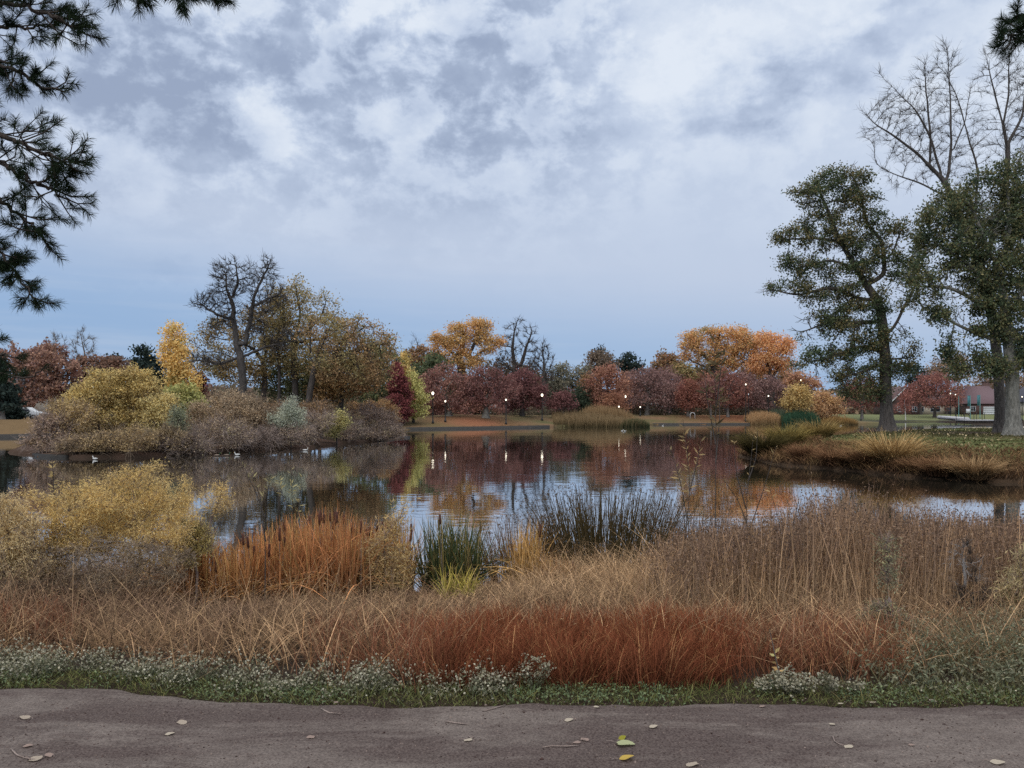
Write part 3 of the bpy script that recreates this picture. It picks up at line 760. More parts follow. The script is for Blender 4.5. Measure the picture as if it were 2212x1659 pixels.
tree('broadleaf_tree', 'muted green and brown tree behind the left mound maple', 'tree', 985, 170, [(960, 850, 34, 26), (1010, 850, 36, 28), (985, 825, 30, 22)], cl((92, 90, 58), (104, 92, 60), (82, 84, 56)), 0.35, 300, 0.5, 3800, bare_sub=500, group=BGT)
FILL = [(916, 140, RED, 'dusty red tree peering out left of the left mound maple'), (1022, 146, RUST, 'russet tree in the gap between the two pale mound trunks'), (1092, 150, PLUM, 'plum tree behind the wide dusky maple right side'),
        (1186, 158, BROW, 'brown tree in the gap right of the burgundy maple'), (1272, 156, OLRU, 'olive tree in the gap left of the rusty maple'), (1352, 160, RUST, 'russet tree between the rusty maple and the plum one'),
        (1518, 162, RUST, 'russet tree behind the gap right of the neat rust-orange maple'), (1616, 164, RED, 'red tree behind the lamp right of the coppery maple'), (1700, 170, OLRU, 'olive brown tree behind the yellow bank bush left side'), (1600, 158, PLUM, 'plum tree half hidden by the coppery maple')]
for px_f, D_f, cols_f, lab_f in FILL:
    s_ = (px_f * 7 % 11) - 5
    tree('broadleaf_tree', lab_f, 'tree', px_f, D_f, [(px_f, 836 + s_, 24, 24), (px_f - 14, 856, 20, 22), (px_f + 15, 852 - s_, 20, 24), (px_f + 2, 872, 30, 16), (px_f + s_, 818 + s_, 12, 14)], cols_f, 0.26, 300, 0.38, 3800, bare_sub=500, group=BGT)
# ---- the row of red maples along the far bank
MAP = 'red maples along the far bank'
tree('maple_tree', 'red maple on the leafy mound, left of the two pale trunks', 'tree', 970, 116, [(960, 812, 34, 24), (940, 840, 34, 24), (985, 838, 34, 26), (965, 870, 46, 18), (1004, 865, 26, 16), (925, 868, 22, 18)], RED, 0.32, 520, 0.30, 6200, BARKP, jit=0.2, rtip=0.02, bare_sub=500, group=MAP, trunk=[(969, 872)], flare=1.0)
tree('maple_tree', 'wide dusky red maple with stout pale trunk on the leafy mound', 'tree', 1049, 117, [(1050, 815, 40, 22), (1030, 840, 30, 22), (1080, 835, 40, 22), (1060, 862, 50, 14), (1095, 850, 34, 16), (1020, 858, 24, 14)], cl((112, 70, 64), (126, 78, 68), (100, 62, 60)), 0.34, 560, 0.30, 6400, BARKP, jit=0.2, bare_sub=500, group=MAP, trunk=[(1049, 868)], flare=1.0)
tree('maple_tree', 'deep burgundy maple left of the tall lit lamp', 'tree', 1128, 124, [(1130, 825, 38, 24), (1110, 848, 34, 24), (1152, 848, 28, 24), (1130, 872, 44, 14), (1098, 868, 18, 14), (1164, 866, 16, 12)], BURG, 0.28, 520, 0.32, 6400, BARK, group=MAP)
tree('maple_tree', 'small plum-red maple right of the tall lit lamp', 'tree', 1217, 126, [(1216, 862, 22, 18), (1204, 874, 18, 12), (1230, 872, 16, 14)], BURG, 0.14, 200, 0.30, 1800, BARKG, group=MAP)
tree('maple_tree', 'low dusty red young tree behind the lamp at the mound left end', 'tree', 934, 134, [(934, 876, 24, 16), (955, 882, 20, 12), (920, 868, 16, 14)], RED, 0.14, 180, 0.34, 2000, BARKG, group=MAP)
tree('maple_tree', 'low dusty red young tree between the two pale mound trunks', 'tree', 1006, 138, [(1000, 880, 22, 14), (1018, 872, 18, 14), (1080, 882, 14, 10)], RED, 0.14, 180, 0.34, 1700, BARKG, group=MAP)
tree('maple_tree', 'rusty brown red maple above the tan reed bed', 'tree', 1310, 142, [(1308, 815, 34, 24), (1290, 845, 26, 26), (1334, 840, 28, 28), (1312, 868, 34, 16)], RUST, 0.3, 480, 0.34, 6200, group=MAP)
tree('maple_tree', 'orange-brown small tree at the right foot of the rusty maple', 'tree', 1326, 134, [(1326, 866, 20, 18), (1310, 880, 18, 12), (1340, 878, 18, 12)], cl((140, 86, 52), (124, 76, 50), (150, 96, 56)), 0.16, 200, 0.32, 2300, group=MAP)
tree('maple_tree', 'broad plum-coloured maple with twin grey trunks', 'tree', 1398, 150, [(1396, 822, 48, 24), (1370, 848, 30, 26), (1428, 846, 36, 26), (1400, 868, 60, 14), (1444, 822, 24, 18)], PLUM, 0.36, 560, 0.34, 7600, BARKG, bare_sub=500, group=MAP, trunk=[(1398, 872)])
tree('maple_tree', 'reddish purple maple tucked behind the plum one and the rust one', 'tree', 1448, 158, [(1450, 812, 28, 18), (1440, 840, 32, 24), (1458, 868, 26, 14)], PLUM, 0.26, 360, 0.36, 3400, BARKG, group=MAP)
tree('maple_tree', 'neat rust-orange young maple with pale trunk', 'tree', 1486, 146, [(1488, 838, 22, 16), (1478, 858, 20, 14), (1500, 860, 20, 14), (1488, 874, 28, 8)], cl((128, 70, 54), (142, 84, 58), (116, 62, 52)), 0.2, 320, 0.32, 3800, BARKG, group=MAP)
tree('maple_tree', 'spindly young maple with thin stem left of the coppery one', 'tree', 1536, 144, [(1536, 838, 20, 22), (1526, 860, 18, 14), (1548, 862, 14, 12)], RED, 0.13, 240, 0.32, 2300, BARKG, group=MAP)
tree('maple_tree', 'coppery red maple with upright pale trunk before the dark brick building', 'tree', 1572, 146, [(1572, 822, 34, 22), (1550, 850, 26, 18), (1598, 850, 24, 18), (1580, 868, 38, 12), (1600, 830, 16, 14)], cl((134, 80, 62), (118, 66, 58), (146, 92, 64)), 0.24, 440, 0.33, 4600, BARKG, bare_sub=500, group=MAP)
tree('maple_tree', 'dim mauve maple behind the lamps right of the coppery one', 'tree', 1658, 146, [(1658, 830, 28, 18), (1640, 852, 24, 18), (1680, 850, 26, 18), (1658, 872, 32, 10)], PLUM, 0.22, 380, 0.34, 3200, BARK, bare_sub=700, group=MAP)
tree('broadleaf_tree', 'peach and tan tree behind the yellow bank bush', 'tree', 1728, 160, [(1725, 820, 32, 14), (1748, 828, 24, 14), (1704, 836, 20, 16)], cl((164, 108, 70), (150, 104, 72), (176, 124, 66)), 0.25, 260, 0.45, 2600, group=BGT)
tree('shrub', 'bright yellow bush on the far bank beside the green rushes', 'shrub', 1720, 138, [(1722, 850, 24, 18), (1708, 866, 18, 18), (1736, 866, 18, 18)], cl((176, 142, 50), (160, 130, 48), (186, 150, 56)), 0.12, 240, 0.3, 4200, group='shrubs on the far bank')
tree('shrub', 'orange-tan bush on the far bank right of the yellow one', 'shrub', 1784, 139, [(1778, 868, 24, 22), (1798, 872, 22, 20), (1815, 880, 14, 20), (1770, 885, 24, 14)], cl((168, 120, 66), (176, 132, 70), (154, 112, 66), (184, 140, 60)), 0.12, 300, 0.3, 4600, BARKG, group='shrubs on the far bank')
tree('maple_tree', 'brick-red maple half hidden behind the big right-hand tree', 'tree', 1862, 178, [(1862, 838, 36, 24), (1840, 862, 26, 20), (1890, 860, 26, 20)], cl((118, 64, 56), (132, 76, 60), (106, 58, 54)), 0.28, 360, 0.42, 3400, BARKG, group=MAP)
tree('maple_tree', 'broad salmon-red maple on the lawn between the big trunks', 'tree', 2019, 186, [(2018, 822, 36, 18), (1995, 846, 34, 20), (2044, 846, 34, 20), (2020, 866, 52, 14)], cl((138, 82, 70), (122, 70, 62), (152, 94, 72)), 0.32, 560, 0.38, 6200, bare_sub=400, group=MAP, trunk=[(2019, 882)])
tree('maple_tree', 'tiny red maple with white-wrapped stem on the far lawn', 'tree', 1956, 176, [(1956, 862, 10, 14), (1953, 876, 12, 10), (1962, 880, 10, 8)], cl((132, 72, 62), (144, 84, 66)), 0.09, 140, 0.34, 1000, plain('white_wrap', (0.6, 0.58, 0.55)), group=MAP)
tree('broadleaf_tree', 'brown tree rising behind the salmon-red maple', 'tree', 2045, 226, [(2050, 778, 30, 18), (2020, 800, 30, 18), (2080, 790, 24, 22), (2050, 810, 44, 18)], cl((120, 98, 72), (134, 104, 72), (110, 92, 72)), 0.4, 360, 0.6, 3200, group=BGT)
tree('conifer_tree', 'dark green fir behind the big right-hand trunk', 'tree', 1990, 214, [(1975, 810, 24, 24), (1990, 840, 22, 22), (1968, 795, 14, 12)], CONI, 0.3, 200, 0.6, 1900, group=BGT)
tree('broadleaf_tree', 'tawny tree behind the roofs at the right edge', 'tree', 2150, 236, [(2150, 815, 44, 18), (2200, 822, 40, 20), (2120, 835, 30, 14)], cl((124, 98, 74), (138, 106, 74)), 0.4, 260, 0.6, 2400, group=BGT)

# red cone: dense column of dark red foliage with a green tip
tree('cypress_tree', 'dark red cone-shaped conifer with a green tip at the island end', 'tree', 862, 105, [(863, 888, 26, 24), (862, 862, 28, 26), (860, 836, 23, 26), (858, 812, 16, 22), (856, 790, 9, 16), (865, 902, 22, 12)], cl((116, 50, 50), (132, 60, 56), (100, 46, 46)), 0.25, 620, 0.24, 12000, rise=0.2, depth=1.0, sig=0.3, group=BGT, hang=0.6)
tree('cypress_tree', 'narrow green cypress whose pointed tip tops the red cone', 'tree', 854, 107, [(855, 782, 6, 12), (852, 800, 12, 16), (846, 815, 14, 20), (848, 850, 18, 30)], cl((54, 70, 48), (64, 78, 50), (84, 84, 48)), 0.15, 200, 0.26, 2600, rise=0.2, group=BGT, hang=0.6)
tree('broadleaf_tree', 'lime yellow leaning bush at the right side of the red cone', 'shrub', 893, 108, [(894, 840, 16, 26), (906, 862, 20, 16), (898, 885, 20, 18), (888, 815, 9, 18), (918, 862, 8, 8)], cl((172, 160, 58), (150, 148, 58), (186, 170, 62)), 0.14, 260, 0.26, 4200, group='shrubs on the far bank')

# ------------------------------------------------------------------ island trees
IST = 'trees on the island'
dead = tree('dead_tree', 'gnarled black leafless tree towering over the island thicket', 'tree', 527, 61,
     [(500, 620, 34, 30), (480, 590, 24, 24), (575, 590, 26, 24), (585, 565, 16, 16), (540, 600, 20, 30), (455, 650, 30, 22), (430, 655, 18, 14), (600, 640, 24, 24), (500, 680, 30, 26), (560, 660, 28, 26), (470, 700, 26, 14),
      (430, 775, 24, 12), (470, 785, 36, 14), (415, 790, 10, 10), (600, 745, 34, 14), (620, 725, 16, 16), (560, 700, 20, 20), (510, 575, 14, 16)],
     None, 0.31, 2600, 0.2, 0, DEADW, trunk=[(525, 830), (523, 800), (520, 772)], limbs=[[(511, 745), (506, 700), (503, 660), (492, 628), (486, 598)], [(531, 742), (540, 695), (546, 652), (560, 615), (577, 582), (586, 562)], [(505, 775), (478, 786), (445, 780), (415, 778)], [(535, 765), (565, 752), (600, 744), (638, 734)], [(500, 690), (470, 680), (440, 660), (418, 655)], [(504, 640), (515, 605), (508, 572)], [(548, 660), (580, 645), (605, 635)]], step=0.30, kill=0.35, jit=0.42, rtip=0.020, k=6, smooth=0, bare_sub=5000, twl=1.5, rise=0.12, depth=0.8, group=IST, hollow=0.8)
tree('cottonwood_tree', 'olive yellow thin-leaved tree behind the dead trunk', 'tree', 560, 66, [(470, 710, 40, 26), (440, 740, 30, 20), (560, 690, 36, 34), (600, 660, 36, 26), (540, 740, 40, 26), (500, 750, 36, 20), (590, 720, 30, 30), (520, 800, 60, 30), (460, 780, 40, 30)],
     cl((150, 118, 48), (128, 110, 52), (140, 108, 48), (110, 104, 54)), 0.24, 820, 0.17, 11000, BARK, trunk=[(572, 830), (570, 780)], sig=0.36, sparse=0.75, bare_sub=900, rtip=0.016, group=IST)
tree('cottonwood_tree', 'tallest leafy island tree, olive yellow with open airy top', 'tree', 640, 64, [(640, 630, 28, 28), (612, 650, 30, 26), (670, 655, 32, 22), (650, 690, 44, 26), (690, 680, 24, 24), (610, 700, 34, 30), (660, 730, 40, 26), (600, 625, 20, 16), (700, 640, 14, 10), (690, 710, 60, 44), (640, 770, 70, 40), (600, 740, 40, 40), (720, 660, 16, 20)],
     cl((150, 128, 56), (128, 118, 60), (164, 132, 56), (108, 108, 60)), 0.26, 1100, 0.16, 12500, BARK, trunk=[(637, 830), (634, 780), (635, 755)], limbs=[[(640, 720), (650, 680), (642, 640), (640, 605)], [(622, 720), (610, 680), (612, 645)], [(660, 720), (690, 690), (706, 650)], [(650, 740), (700, 730), (740, 715)]], sig=0.36, sparse=0.8, bare_sub=1000, rtip=0.016, group=IST)
tree('cottonwood_tree', 'rust-tinged island tree with dark leaning forked trunk', 'tree', 664, 61, [(700, 700, 40, 20), (740, 715, 44, 20), (780, 712, 36, 20), (670, 715, 30, 20), (800, 735, 34, 18), (740, 745, 36, 16), (815, 715, 20, 18), (690, 745, 24, 14), (770, 690, 24, 10), (760, 760, 60, 40), (825, 765, 30, 50), (720, 785, 50, 40), (790, 800, 50, 40), (840, 740, 14, 24)],
     cl((150, 118, 58), (152, 110, 58), (128, 112, 58), (144, 126, 60)), 0.25, 1100, 0.16, 12000, BARK, trunk=[(667, 860), (672, 830), (678, 805)], limbs=[[(682, 770), (700, 740), (712, 705)], [(698, 790), (722, 765), (745, 735), (790, 705)], [(670, 780), (672, 740), (668, 700)], [(712, 775), (760, 760), (810, 745), (835, 740)], [(730, 755), (760, 725), (775, 695)]], sig=0.36, sparse=0.85, bare_sub=1000, rtip=0.022, k=5, group=IST)
tree('broadleaf_tree', 'slim dark stem with drooping gold leaves right of the forked trunk', 'tree', 735, 66, [(750, 790, 40, 26), (720, 820, 36, 30), (780, 800, 36, 26), (760, 835, 44, 22), (700, 850, 30, 20), (800, 825, 26, 20)],
     cl((158, 112, 46), (146, 104, 46), (128, 106, 50), (168, 122, 48)), 0.2, 520, 0.2, 8500, BARK, sig=0.4, sparse=0.85, bare_sub=600, rtip=0.016, group=IST)
tree('broadleaf_tree', 'dark green undergrowth tree between the island trunks', 'tree', 620, 69, [(610, 790, 40, 30), (650, 815, 40, 34), (590, 830, 34, 30), (700, 815, 34, 34), (660, 845, 60, 20)], cl((84, 92, 52), (98, 100, 54), (72, 82, 52)), 0.14, 420, 0.2, 7000, BARK, sig=0.5, sparse=0.7, bare_sub=900, group=IST)
tree('broadleaf_tree', 'thin straight stem left of the island main trunks', 'tree', 604, 63, [(600, 735, 20, 24), (590, 770, 16, 20), (612, 700, 16, 20)], OLIV, 0.13, 180, 0.18, 1500, BARK, sig=0.35, bare_sub=500, group=IST)
# ------------------------------------------------------------------ island thicket
ISH = 'shrubs of the island thicket'
def shrub(label, px, D, blobs, cols, n=420, nl=8000, leaf=0.13, bark=None, twigs=900, stems=5, sig=0.2, sparse=1.0, aspect=0.5, group=ISH, hue=1.6, name='shrub', rtip=0.014, r=0.06, jit=0.25, step=None, rise=0.15):
    return tree(name, label, 'shrub', px, D, blobs, cols, r, n, leaf, nl, bark or BARK, step=step or 0.30, kill=(step or 0.30) * 1.2, jit=jit, rtip=rtip, k=3, sig=sig, hue=hue, aspect=aspect, rise=rise, bare_sub=int(twigs * 0.42), twl=1.7, sparse=sparse, group=group, flare=0, smooth=1, hollow=0.7)
shrub('mauve twiggy willow at the left tip of the island', 85, 44.6, [(85, 935, 30, 34), (110, 930, 34, 40), (70, 958, 22, 20), (130, 955, 40, 24)], cl((160, 130, 96), (148, 120, 104), (168, 138, 90)), 420, 4600, 0.11, TWIG, 3000)
shrub('straw yellow willow bush rising behind the island left tip', 150, 45.5, [(150, 895, 34, 30), (125, 905, 26, 30), (175, 905, 30, 40), (160, 935, 40, 30)], cl((172, 142, 72), (160, 132, 72), (150, 124, 72)), 480, 8500, 0.12, TWIG, 1200)
shrub('large mustard yellow willow, left one of the big pair', 215, 47, [(205, 830, 34, 30), (190, 860, 40, 36), (230, 850, 36, 40), (215, 900, 50, 40), (240, 820, 26, 22), (180, 915, 40, 40)], YSHR, 700, 16000, 0.13, BARK, 900)
shrub('large mustard yellow willow, right and taller of the big pair', 300, 48, [(290, 815, 36, 26), (320, 835, 30, 30), (280, 850, 40, 36), (320, 870, 34, 34), (296, 900, 46, 40), (265, 820, 26, 24)], YSHR, 700, 16000, 0.13, BARK, 900)
shrub('pale butter-yellow willow beside the silver-green bush', 352, 47, [(345, 880, 28, 30), (365, 900, 24, 30), (340, 915, 30, 40), (365, 870, 18, 18)], YSH2, 420, 7500, 0.12, BARK, 700)
shrub('small silvery green bush beside the pale yellow willow', 382, 45.2, [(385, 905, 16, 24), (376, 930, 20, 22), (392, 890, 10, 12)], cl((128, 132, 96), (110, 116, 90), (142, 140, 92)), 240, 3600, 0.10, BARK, 400)
shrub('low shadowy thorn bush under the big mustard willows', 250, 43.2, [(230, 955, 60, 24), (290, 952, 50, 26), (180, 962, 44, 22)], cl((150, 124, 72), (160, 130, 70), (134, 110, 74)), 420, 5600, 0.11, BTWIG, 2200)
shrub('low tangled bush with bare stems in front of pale willow', 352, 44.6, [(340, 955, 36, 20), (385, 955, 30, 20), (365, 940, 30, 20)], cl((152, 128, 78), (136, 112, 76)), 360, 3800, 0.11, BTWIG, 2000)
shrub('large buff-brown twig thicket in the middle of the island', 470, 51, [(450, 885, 40, 30), (490, 880, 40, 34), (430, 915, 36, 36), (480, 920, 50, 40), (520, 905, 34, 36)], BUFF, 640, 10500, 0.11, BTWIG, 3600)
shrub('brown-grey willow thicket right of the buff one', 545, 53, [(545, 885, 34, 30), (570, 900, 36, 30), (540, 925, 44, 34), (520, 870, 24, 22)], cl((148, 124, 86), (134, 112, 86), (156, 124, 80)), 560, 8500, 0.11, BTWIG, 3800)
shrub('mauve-brown low willow along the island front edge', 455, 47.2, [(440, 950, 46, 22), (500, 948, 46, 24), (470, 930, 50, 20)], MAUV, 460, 3400, 0.10, TWIG, 4200)
shrub('silver-grey leaning willow bush bright among brown twigs', 628, 52.4, [(628, 890, 26, 18), (612, 910, 30, 18), (640, 905, 20, 24), (600, 925, 20, 10), (632, 868, 10, 12)], SILV, 420, 7500, 0.13, BARKG, 500, aspect=0.3)
shrub('golden brown brush behind the silver willow', 660, 60, [(660, 885, 40, 18), (690, 890, 34, 20), (600, 880, 30, 16)], cl((150, 112, 58), (136, 100, 58), (122, 100, 64)), 360, 5500, 0.13, TWIG, 1200)
shrub('mauve brush along the shore below the silver willow', 600, 51.8, [(580, 945, 44, 20), (640, 940, 46, 22), (610, 930, 40, 16)], MAUV, 440, 2800, 0.10, TWIG, 4200)
shrub('bright yellow-green small bush near the island right end', 728, 57.4, [(728, 915, 22, 20), (716, 930, 18, 14), (738, 900, 12, 14)], cl((164, 150, 66), (148, 140, 64), (176, 158, 70)), 260, 3800, 0.12, BARK, 300)
shrub('purplish twig bush left of the yellow-green one', 680, 55.4, [(680, 920, 36, 24), (660, 935, 30, 18), (700, 905, 24, 18)], MAUV, 420, 2600, 0.11, TWIG, 3600)
shrub('large purplish brown twig mound at the island right end', 800, 66, [(800, 900, 36, 26), (775, 910, 34, 26), (830, 908, 30, 26), (790, 930, 46, 16), (850, 925, 20, 16)], cl((138, 112, 100), (150, 122, 94), (126, 104, 98), (164, 134, 82)), 620, 7200, 0.12, TWIG, 5200)
shrub('amber-leaved bush on top of the right end of the island', 815, 71, [(815, 880, 36, 16), (850, 895, 16, 22), (775, 885, 26, 14)], cl((154, 112, 54), (166, 124, 54), (130, 100, 60)), 320, 4800, 0.14, TWIG, 900)
shrub('grey-mauve low brush where the island narrows', 757, 61, [(757, 935, 36, 18), (740, 920, 24, 20)], MAUV, 340, 1800, 0.11, TWIG, 3200)

shrub('mauve brush on the shore between the thorn bush and the buff thicket', 400, 44.8, [(395, 965, 36, 18), (425, 958, 30, 20), (370, 968, 26, 14)], MAUV, 340, 1800, 0.10, TWIG, 3600)
shrub('low brown brush on the shore before the silver willow', 545, 49.4, [(530, 955, 40, 18), (575, 950, 36, 18)], cl((108, 88, 70), (96, 78, 68)), 340, 2000, 0.10, TWIG, 3400)
shrub('low mauve brush along the shore at the foot of the right mound', 815, 64.6, [(790, 940, 34, 12), (830, 936, 34, 14), (858, 934, 18, 12)], MAUV, 340, 1600, 0.12, TWIG, 3200)
shrub('straw brush along the shore under the mustard willows', 190, 42.8, [(170, 968, 36, 16), (215, 966, 36, 18), (140, 972, 24, 12)], cl((150, 122, 80), (134, 110, 78)), 340, 3400, 0.10, BTWIG, 2200)
# ------------------------------------------------------------------ the big trees on the right bank
BIG = 'big trees on the right bank'
GRN = cl((62, 80, 50), (86, 96, 52), (56, 72, 48), (130, 110, 52), (74, 86, 50))
GRN2 = cl((60, 76, 48), (76, 88, 50), (112, 102, 50), (66, 80, 50), (56, 70, 48))
tree('elm_tree', 'dark green spreading tree with straight trunk on the right bank', 'tree', 1917, 57,
     [(1800, 385, 50, 22), (1845, 385, 40, 26), (1740, 425, 46, 26), (1780, 450, 50, 30), (1840, 440, 40, 34), (1715, 510, 50, 20), (1685, 520, 24, 12), (1770, 520, 46, 26), (1830, 520, 46, 34), (1890, 480, 30, 30), (1740, 580, 46, 24), (1690, 620, 44, 18), (1660, 632, 26, 10), (1760, 630, 50, 28), (1830, 610, 50, 34), (1900, 560, 40, 30), (1940, 500, 30, 26),
      (1950, 600, 30, 34), (1880, 650, 44, 30), (1775, 690, 44, 22), (1740, 720, 36, 14), (1820, 710, 50, 28), (1760, 770, 40, 24), (1730, 790, 30, 14), (1810, 770, 50, 26), (1880, 730, 44, 30), (1950, 740, 32, 24), (1970, 770, 18, 18), (1790, 815, 40, 16), (1850, 810, 44, 24), (1870, 850, 40, 20), (1845, 845, 30, 24), (1940, 800, 30, 18), (1900, 790, 40, 20), (1955, 660, 24, 22), (1850, 680, 50, 40), (1895, 845, 30, 20), (1960, 560, 20, 30), (1770, 480, 50, 30), (1720, 560, 40, 22), (1880, 430, 20, 26), (1850, 560, 40, 40)],
     GRN, 0.40, 2300, 0.15, 56000, BARKT, trunk=[(1915, 900), (1912, 800), (1908, 720), (1906, 690)], limbs=[[(1896, 655), (1865, 604), (1817, 516), (1781, 444), (1765, 404)], [(1880, 650), (1841, 640), (1793, 618), (1729, 640), (1660, 624)], [(1913, 596), (1905, 524), (1873, 476), (1853, 400)], [(1921, 564), (1945, 504), (1955, 478)], [(1917, 724), (1938, 694), (1956, 660), (1985, 604), (1985, 544), (1990, 470)], [(1900, 760), (1860, 745), (1800, 770), (1745, 785)], [(1890, 790), (1850, 810), (1800, 818)], [(1850, 580), (1790, 560), (1720, 580)], [(1820, 520), (1770, 515), (1690, 518)], [(1925, 780), (1950, 770), (1972, 776)], [(1868, 700), (1800, 690), (1740, 715)]], step=0.42, kill=0.50, jit=0.30, rtip=0.024, k=7, sig=0.29, hue=2.4, tipc=4, bare_sub=2400, sparse=0.74, flare=1.1, group=BIG, depth=0.75, smooth=2)
tree('elm_tree', 'leafy dark green tree with pale grey trunk at the right edge', 'tree', 2188, 47,
     [(2060, 420, 40, 28), (2020, 470, 46, 24), (2100, 440, 40, 40), (2010, 530, 50, 24), (2070, 520, 50, 40), (2000, 620, 50, 26), (2060, 600, 60, 40), (2120, 560, 40, 50), (1985, 650, 40, 16), (2040, 680, 50, 26), (2110, 680, 50, 50), (2080, 750, 44, 36), (2120, 790, 50, 34), (2090, 800, 36, 24), (2140, 500, 40, 60), (2150, 640, 40, 60),
      (2190, 400, 40, 40), (2180, 470, 40, 50), (2240, 450, 50, 60), (2200, 580, 50, 50), (2250, 620, 60, 70), (2190, 700, 44, 50), (2240, 760, 50, 50), (2180, 790, 40, 30), (2120, 385, 26, 24), (2170, 360, 20, 20), (2210, 350, 24, 24), (1985, 570, 30, 18), (2060, 640, 50, 30)],
     GRN2, 0.37, 2300, 0.15, 58000, BARKP, trunk=[(2187, 880), (2184, 800), (2176, 700), (2165, 630)], limbs=[[(2150, 580), (2120, 500), (2095, 440), (2065, 415)], [(2170, 560), (2180, 480), (2175, 400)], [(2130, 600), (2080, 560), (2020, 530)], [(2160, 690), (2110, 650), (2050, 620), (1995, 620)], [(2165, 740), (2110, 720), (2050, 690)], [(2170, 790), (2120, 780), (2085, 800)], [(2200, 650), (2240, 580), (2260, 480)], [(2195, 720), (2240, 690)]], step=0.42, kill=0.50, jit=0.28, rtip=0.019, k=7, sig=0.30, hue=2.4, tipc=4, bare_sub=2200, sparse=0.70, flare=0.9, group=BIG, depth=0.75, smooth=2)
tree('cottonwood_tree', 'very tall half-bare tree whose leafless upswept top rises above the dark crowns', 'tree', 2160, 53,
     [(1930, 240, 40, 40), (1890, 280, 30, 50), (1960, 300, 50, 60), (2000, 200, 40, 60), (2040, 140, 24, 50), (2000, 150, 16, 40), (2050, 250, 40, 70), (2020, 330, 50, 60), (2080, 340, 40, 60), (2130, 150, 16, 60), (2170, 200, 30, 80), (2200, 120, 20, 50), (2165, 150, 12, 40), (2180, 300, 40, 60), (2240, 240, 40, 100), (2120, 280, 20, 50), (1960, 395, 40, 18), (1925, 380, 30, 14), (2130, 330, 20, 40),
      (2100, 480, 50, 50), (2190, 480, 50, 50)],
     GRN2, 0.32, 3600, 0.20, 2500, BARKT, trunk=[(2160, 900), (2156, 800), (2146, 700), (2118, 580), (2085, 490), (2060, 440)], limbs=[[(2041, 392), (2009, 356), (1973, 324), (1933, 296), (1889, 266), (1866, 240)], [(2048, 384), (2055, 324), (2053, 244), (2050, 156), (2046, 110)], [(2033, 376), (2013, 300), (1977, 236), (1937, 196), (1899, 160)], [(2100, 480), (2113, 380), (2088, 290), (2066, 212), (2040, 150)], [(2130, 560), (2170, 430), (2177, 340), (2169, 268), (2153, 204), (2129, 118)], [(2178, 310), (2209, 252), (2222, 150)], [(2037, 424), (1993, 398), (1941, 380), (1892, 356)], [(2010, 350), (2010, 280), (2000, 200), (1996, 140)], [(2058, 330), (2085, 260), (2098, 190)], [(2165, 270), (2180, 200), (2178, 120)]], step=0.36, kill=0.42, jit=0.07, rtip=0.011, k=7, sig=0.36, rise=0.5, bare_sub=10000, twl=1.3, flare=0.8, group=BIG, depth=0.55, smooth=2, top=420)

# ------------------------------------------------------------------ buildings beyond the far shore
BRICK = plain('dark_red_brick', lin(92, 70, 66, 1.1), 0.9, var=0.25, scale=8)
BRICKD = plain('dark_brown_brick', lin(62, 54, 54, 1.1), 0.9, var=0.25, scale=8)
ROOFP = plain('mauve_brown_shingles', lin(104, 84, 88, 1.1), 0.9, var=0.2, scale=5)
ROOFR = plain('red_brown_shingles', lin(98, 78, 78, 1.0), 0.9, var=0.2, scale=5)
ROOFD = plain('charcoal_shingles', lin(66, 66, 76, 1.1), 0.9, var=0.2, scale=5)
WHITE = plain('white_paint', (0.62, 0.64, 0.66), 0.6, var=0.06)
CREAM = plain('cream_siding', lin(186, 176, 160, 1.0), 0.8, var=0.1)
GLASS = plain('dark_window_glass', (0.03, 0.035, 0.045), 0.12, var=0.1)
TEAL = plain('teal_paint', lin(82, 130, 128, 1.0), 0.6)
GREYM = plain('galvanised_metal', (0.30, 0.31, 0.32), 0.5, 0.6)

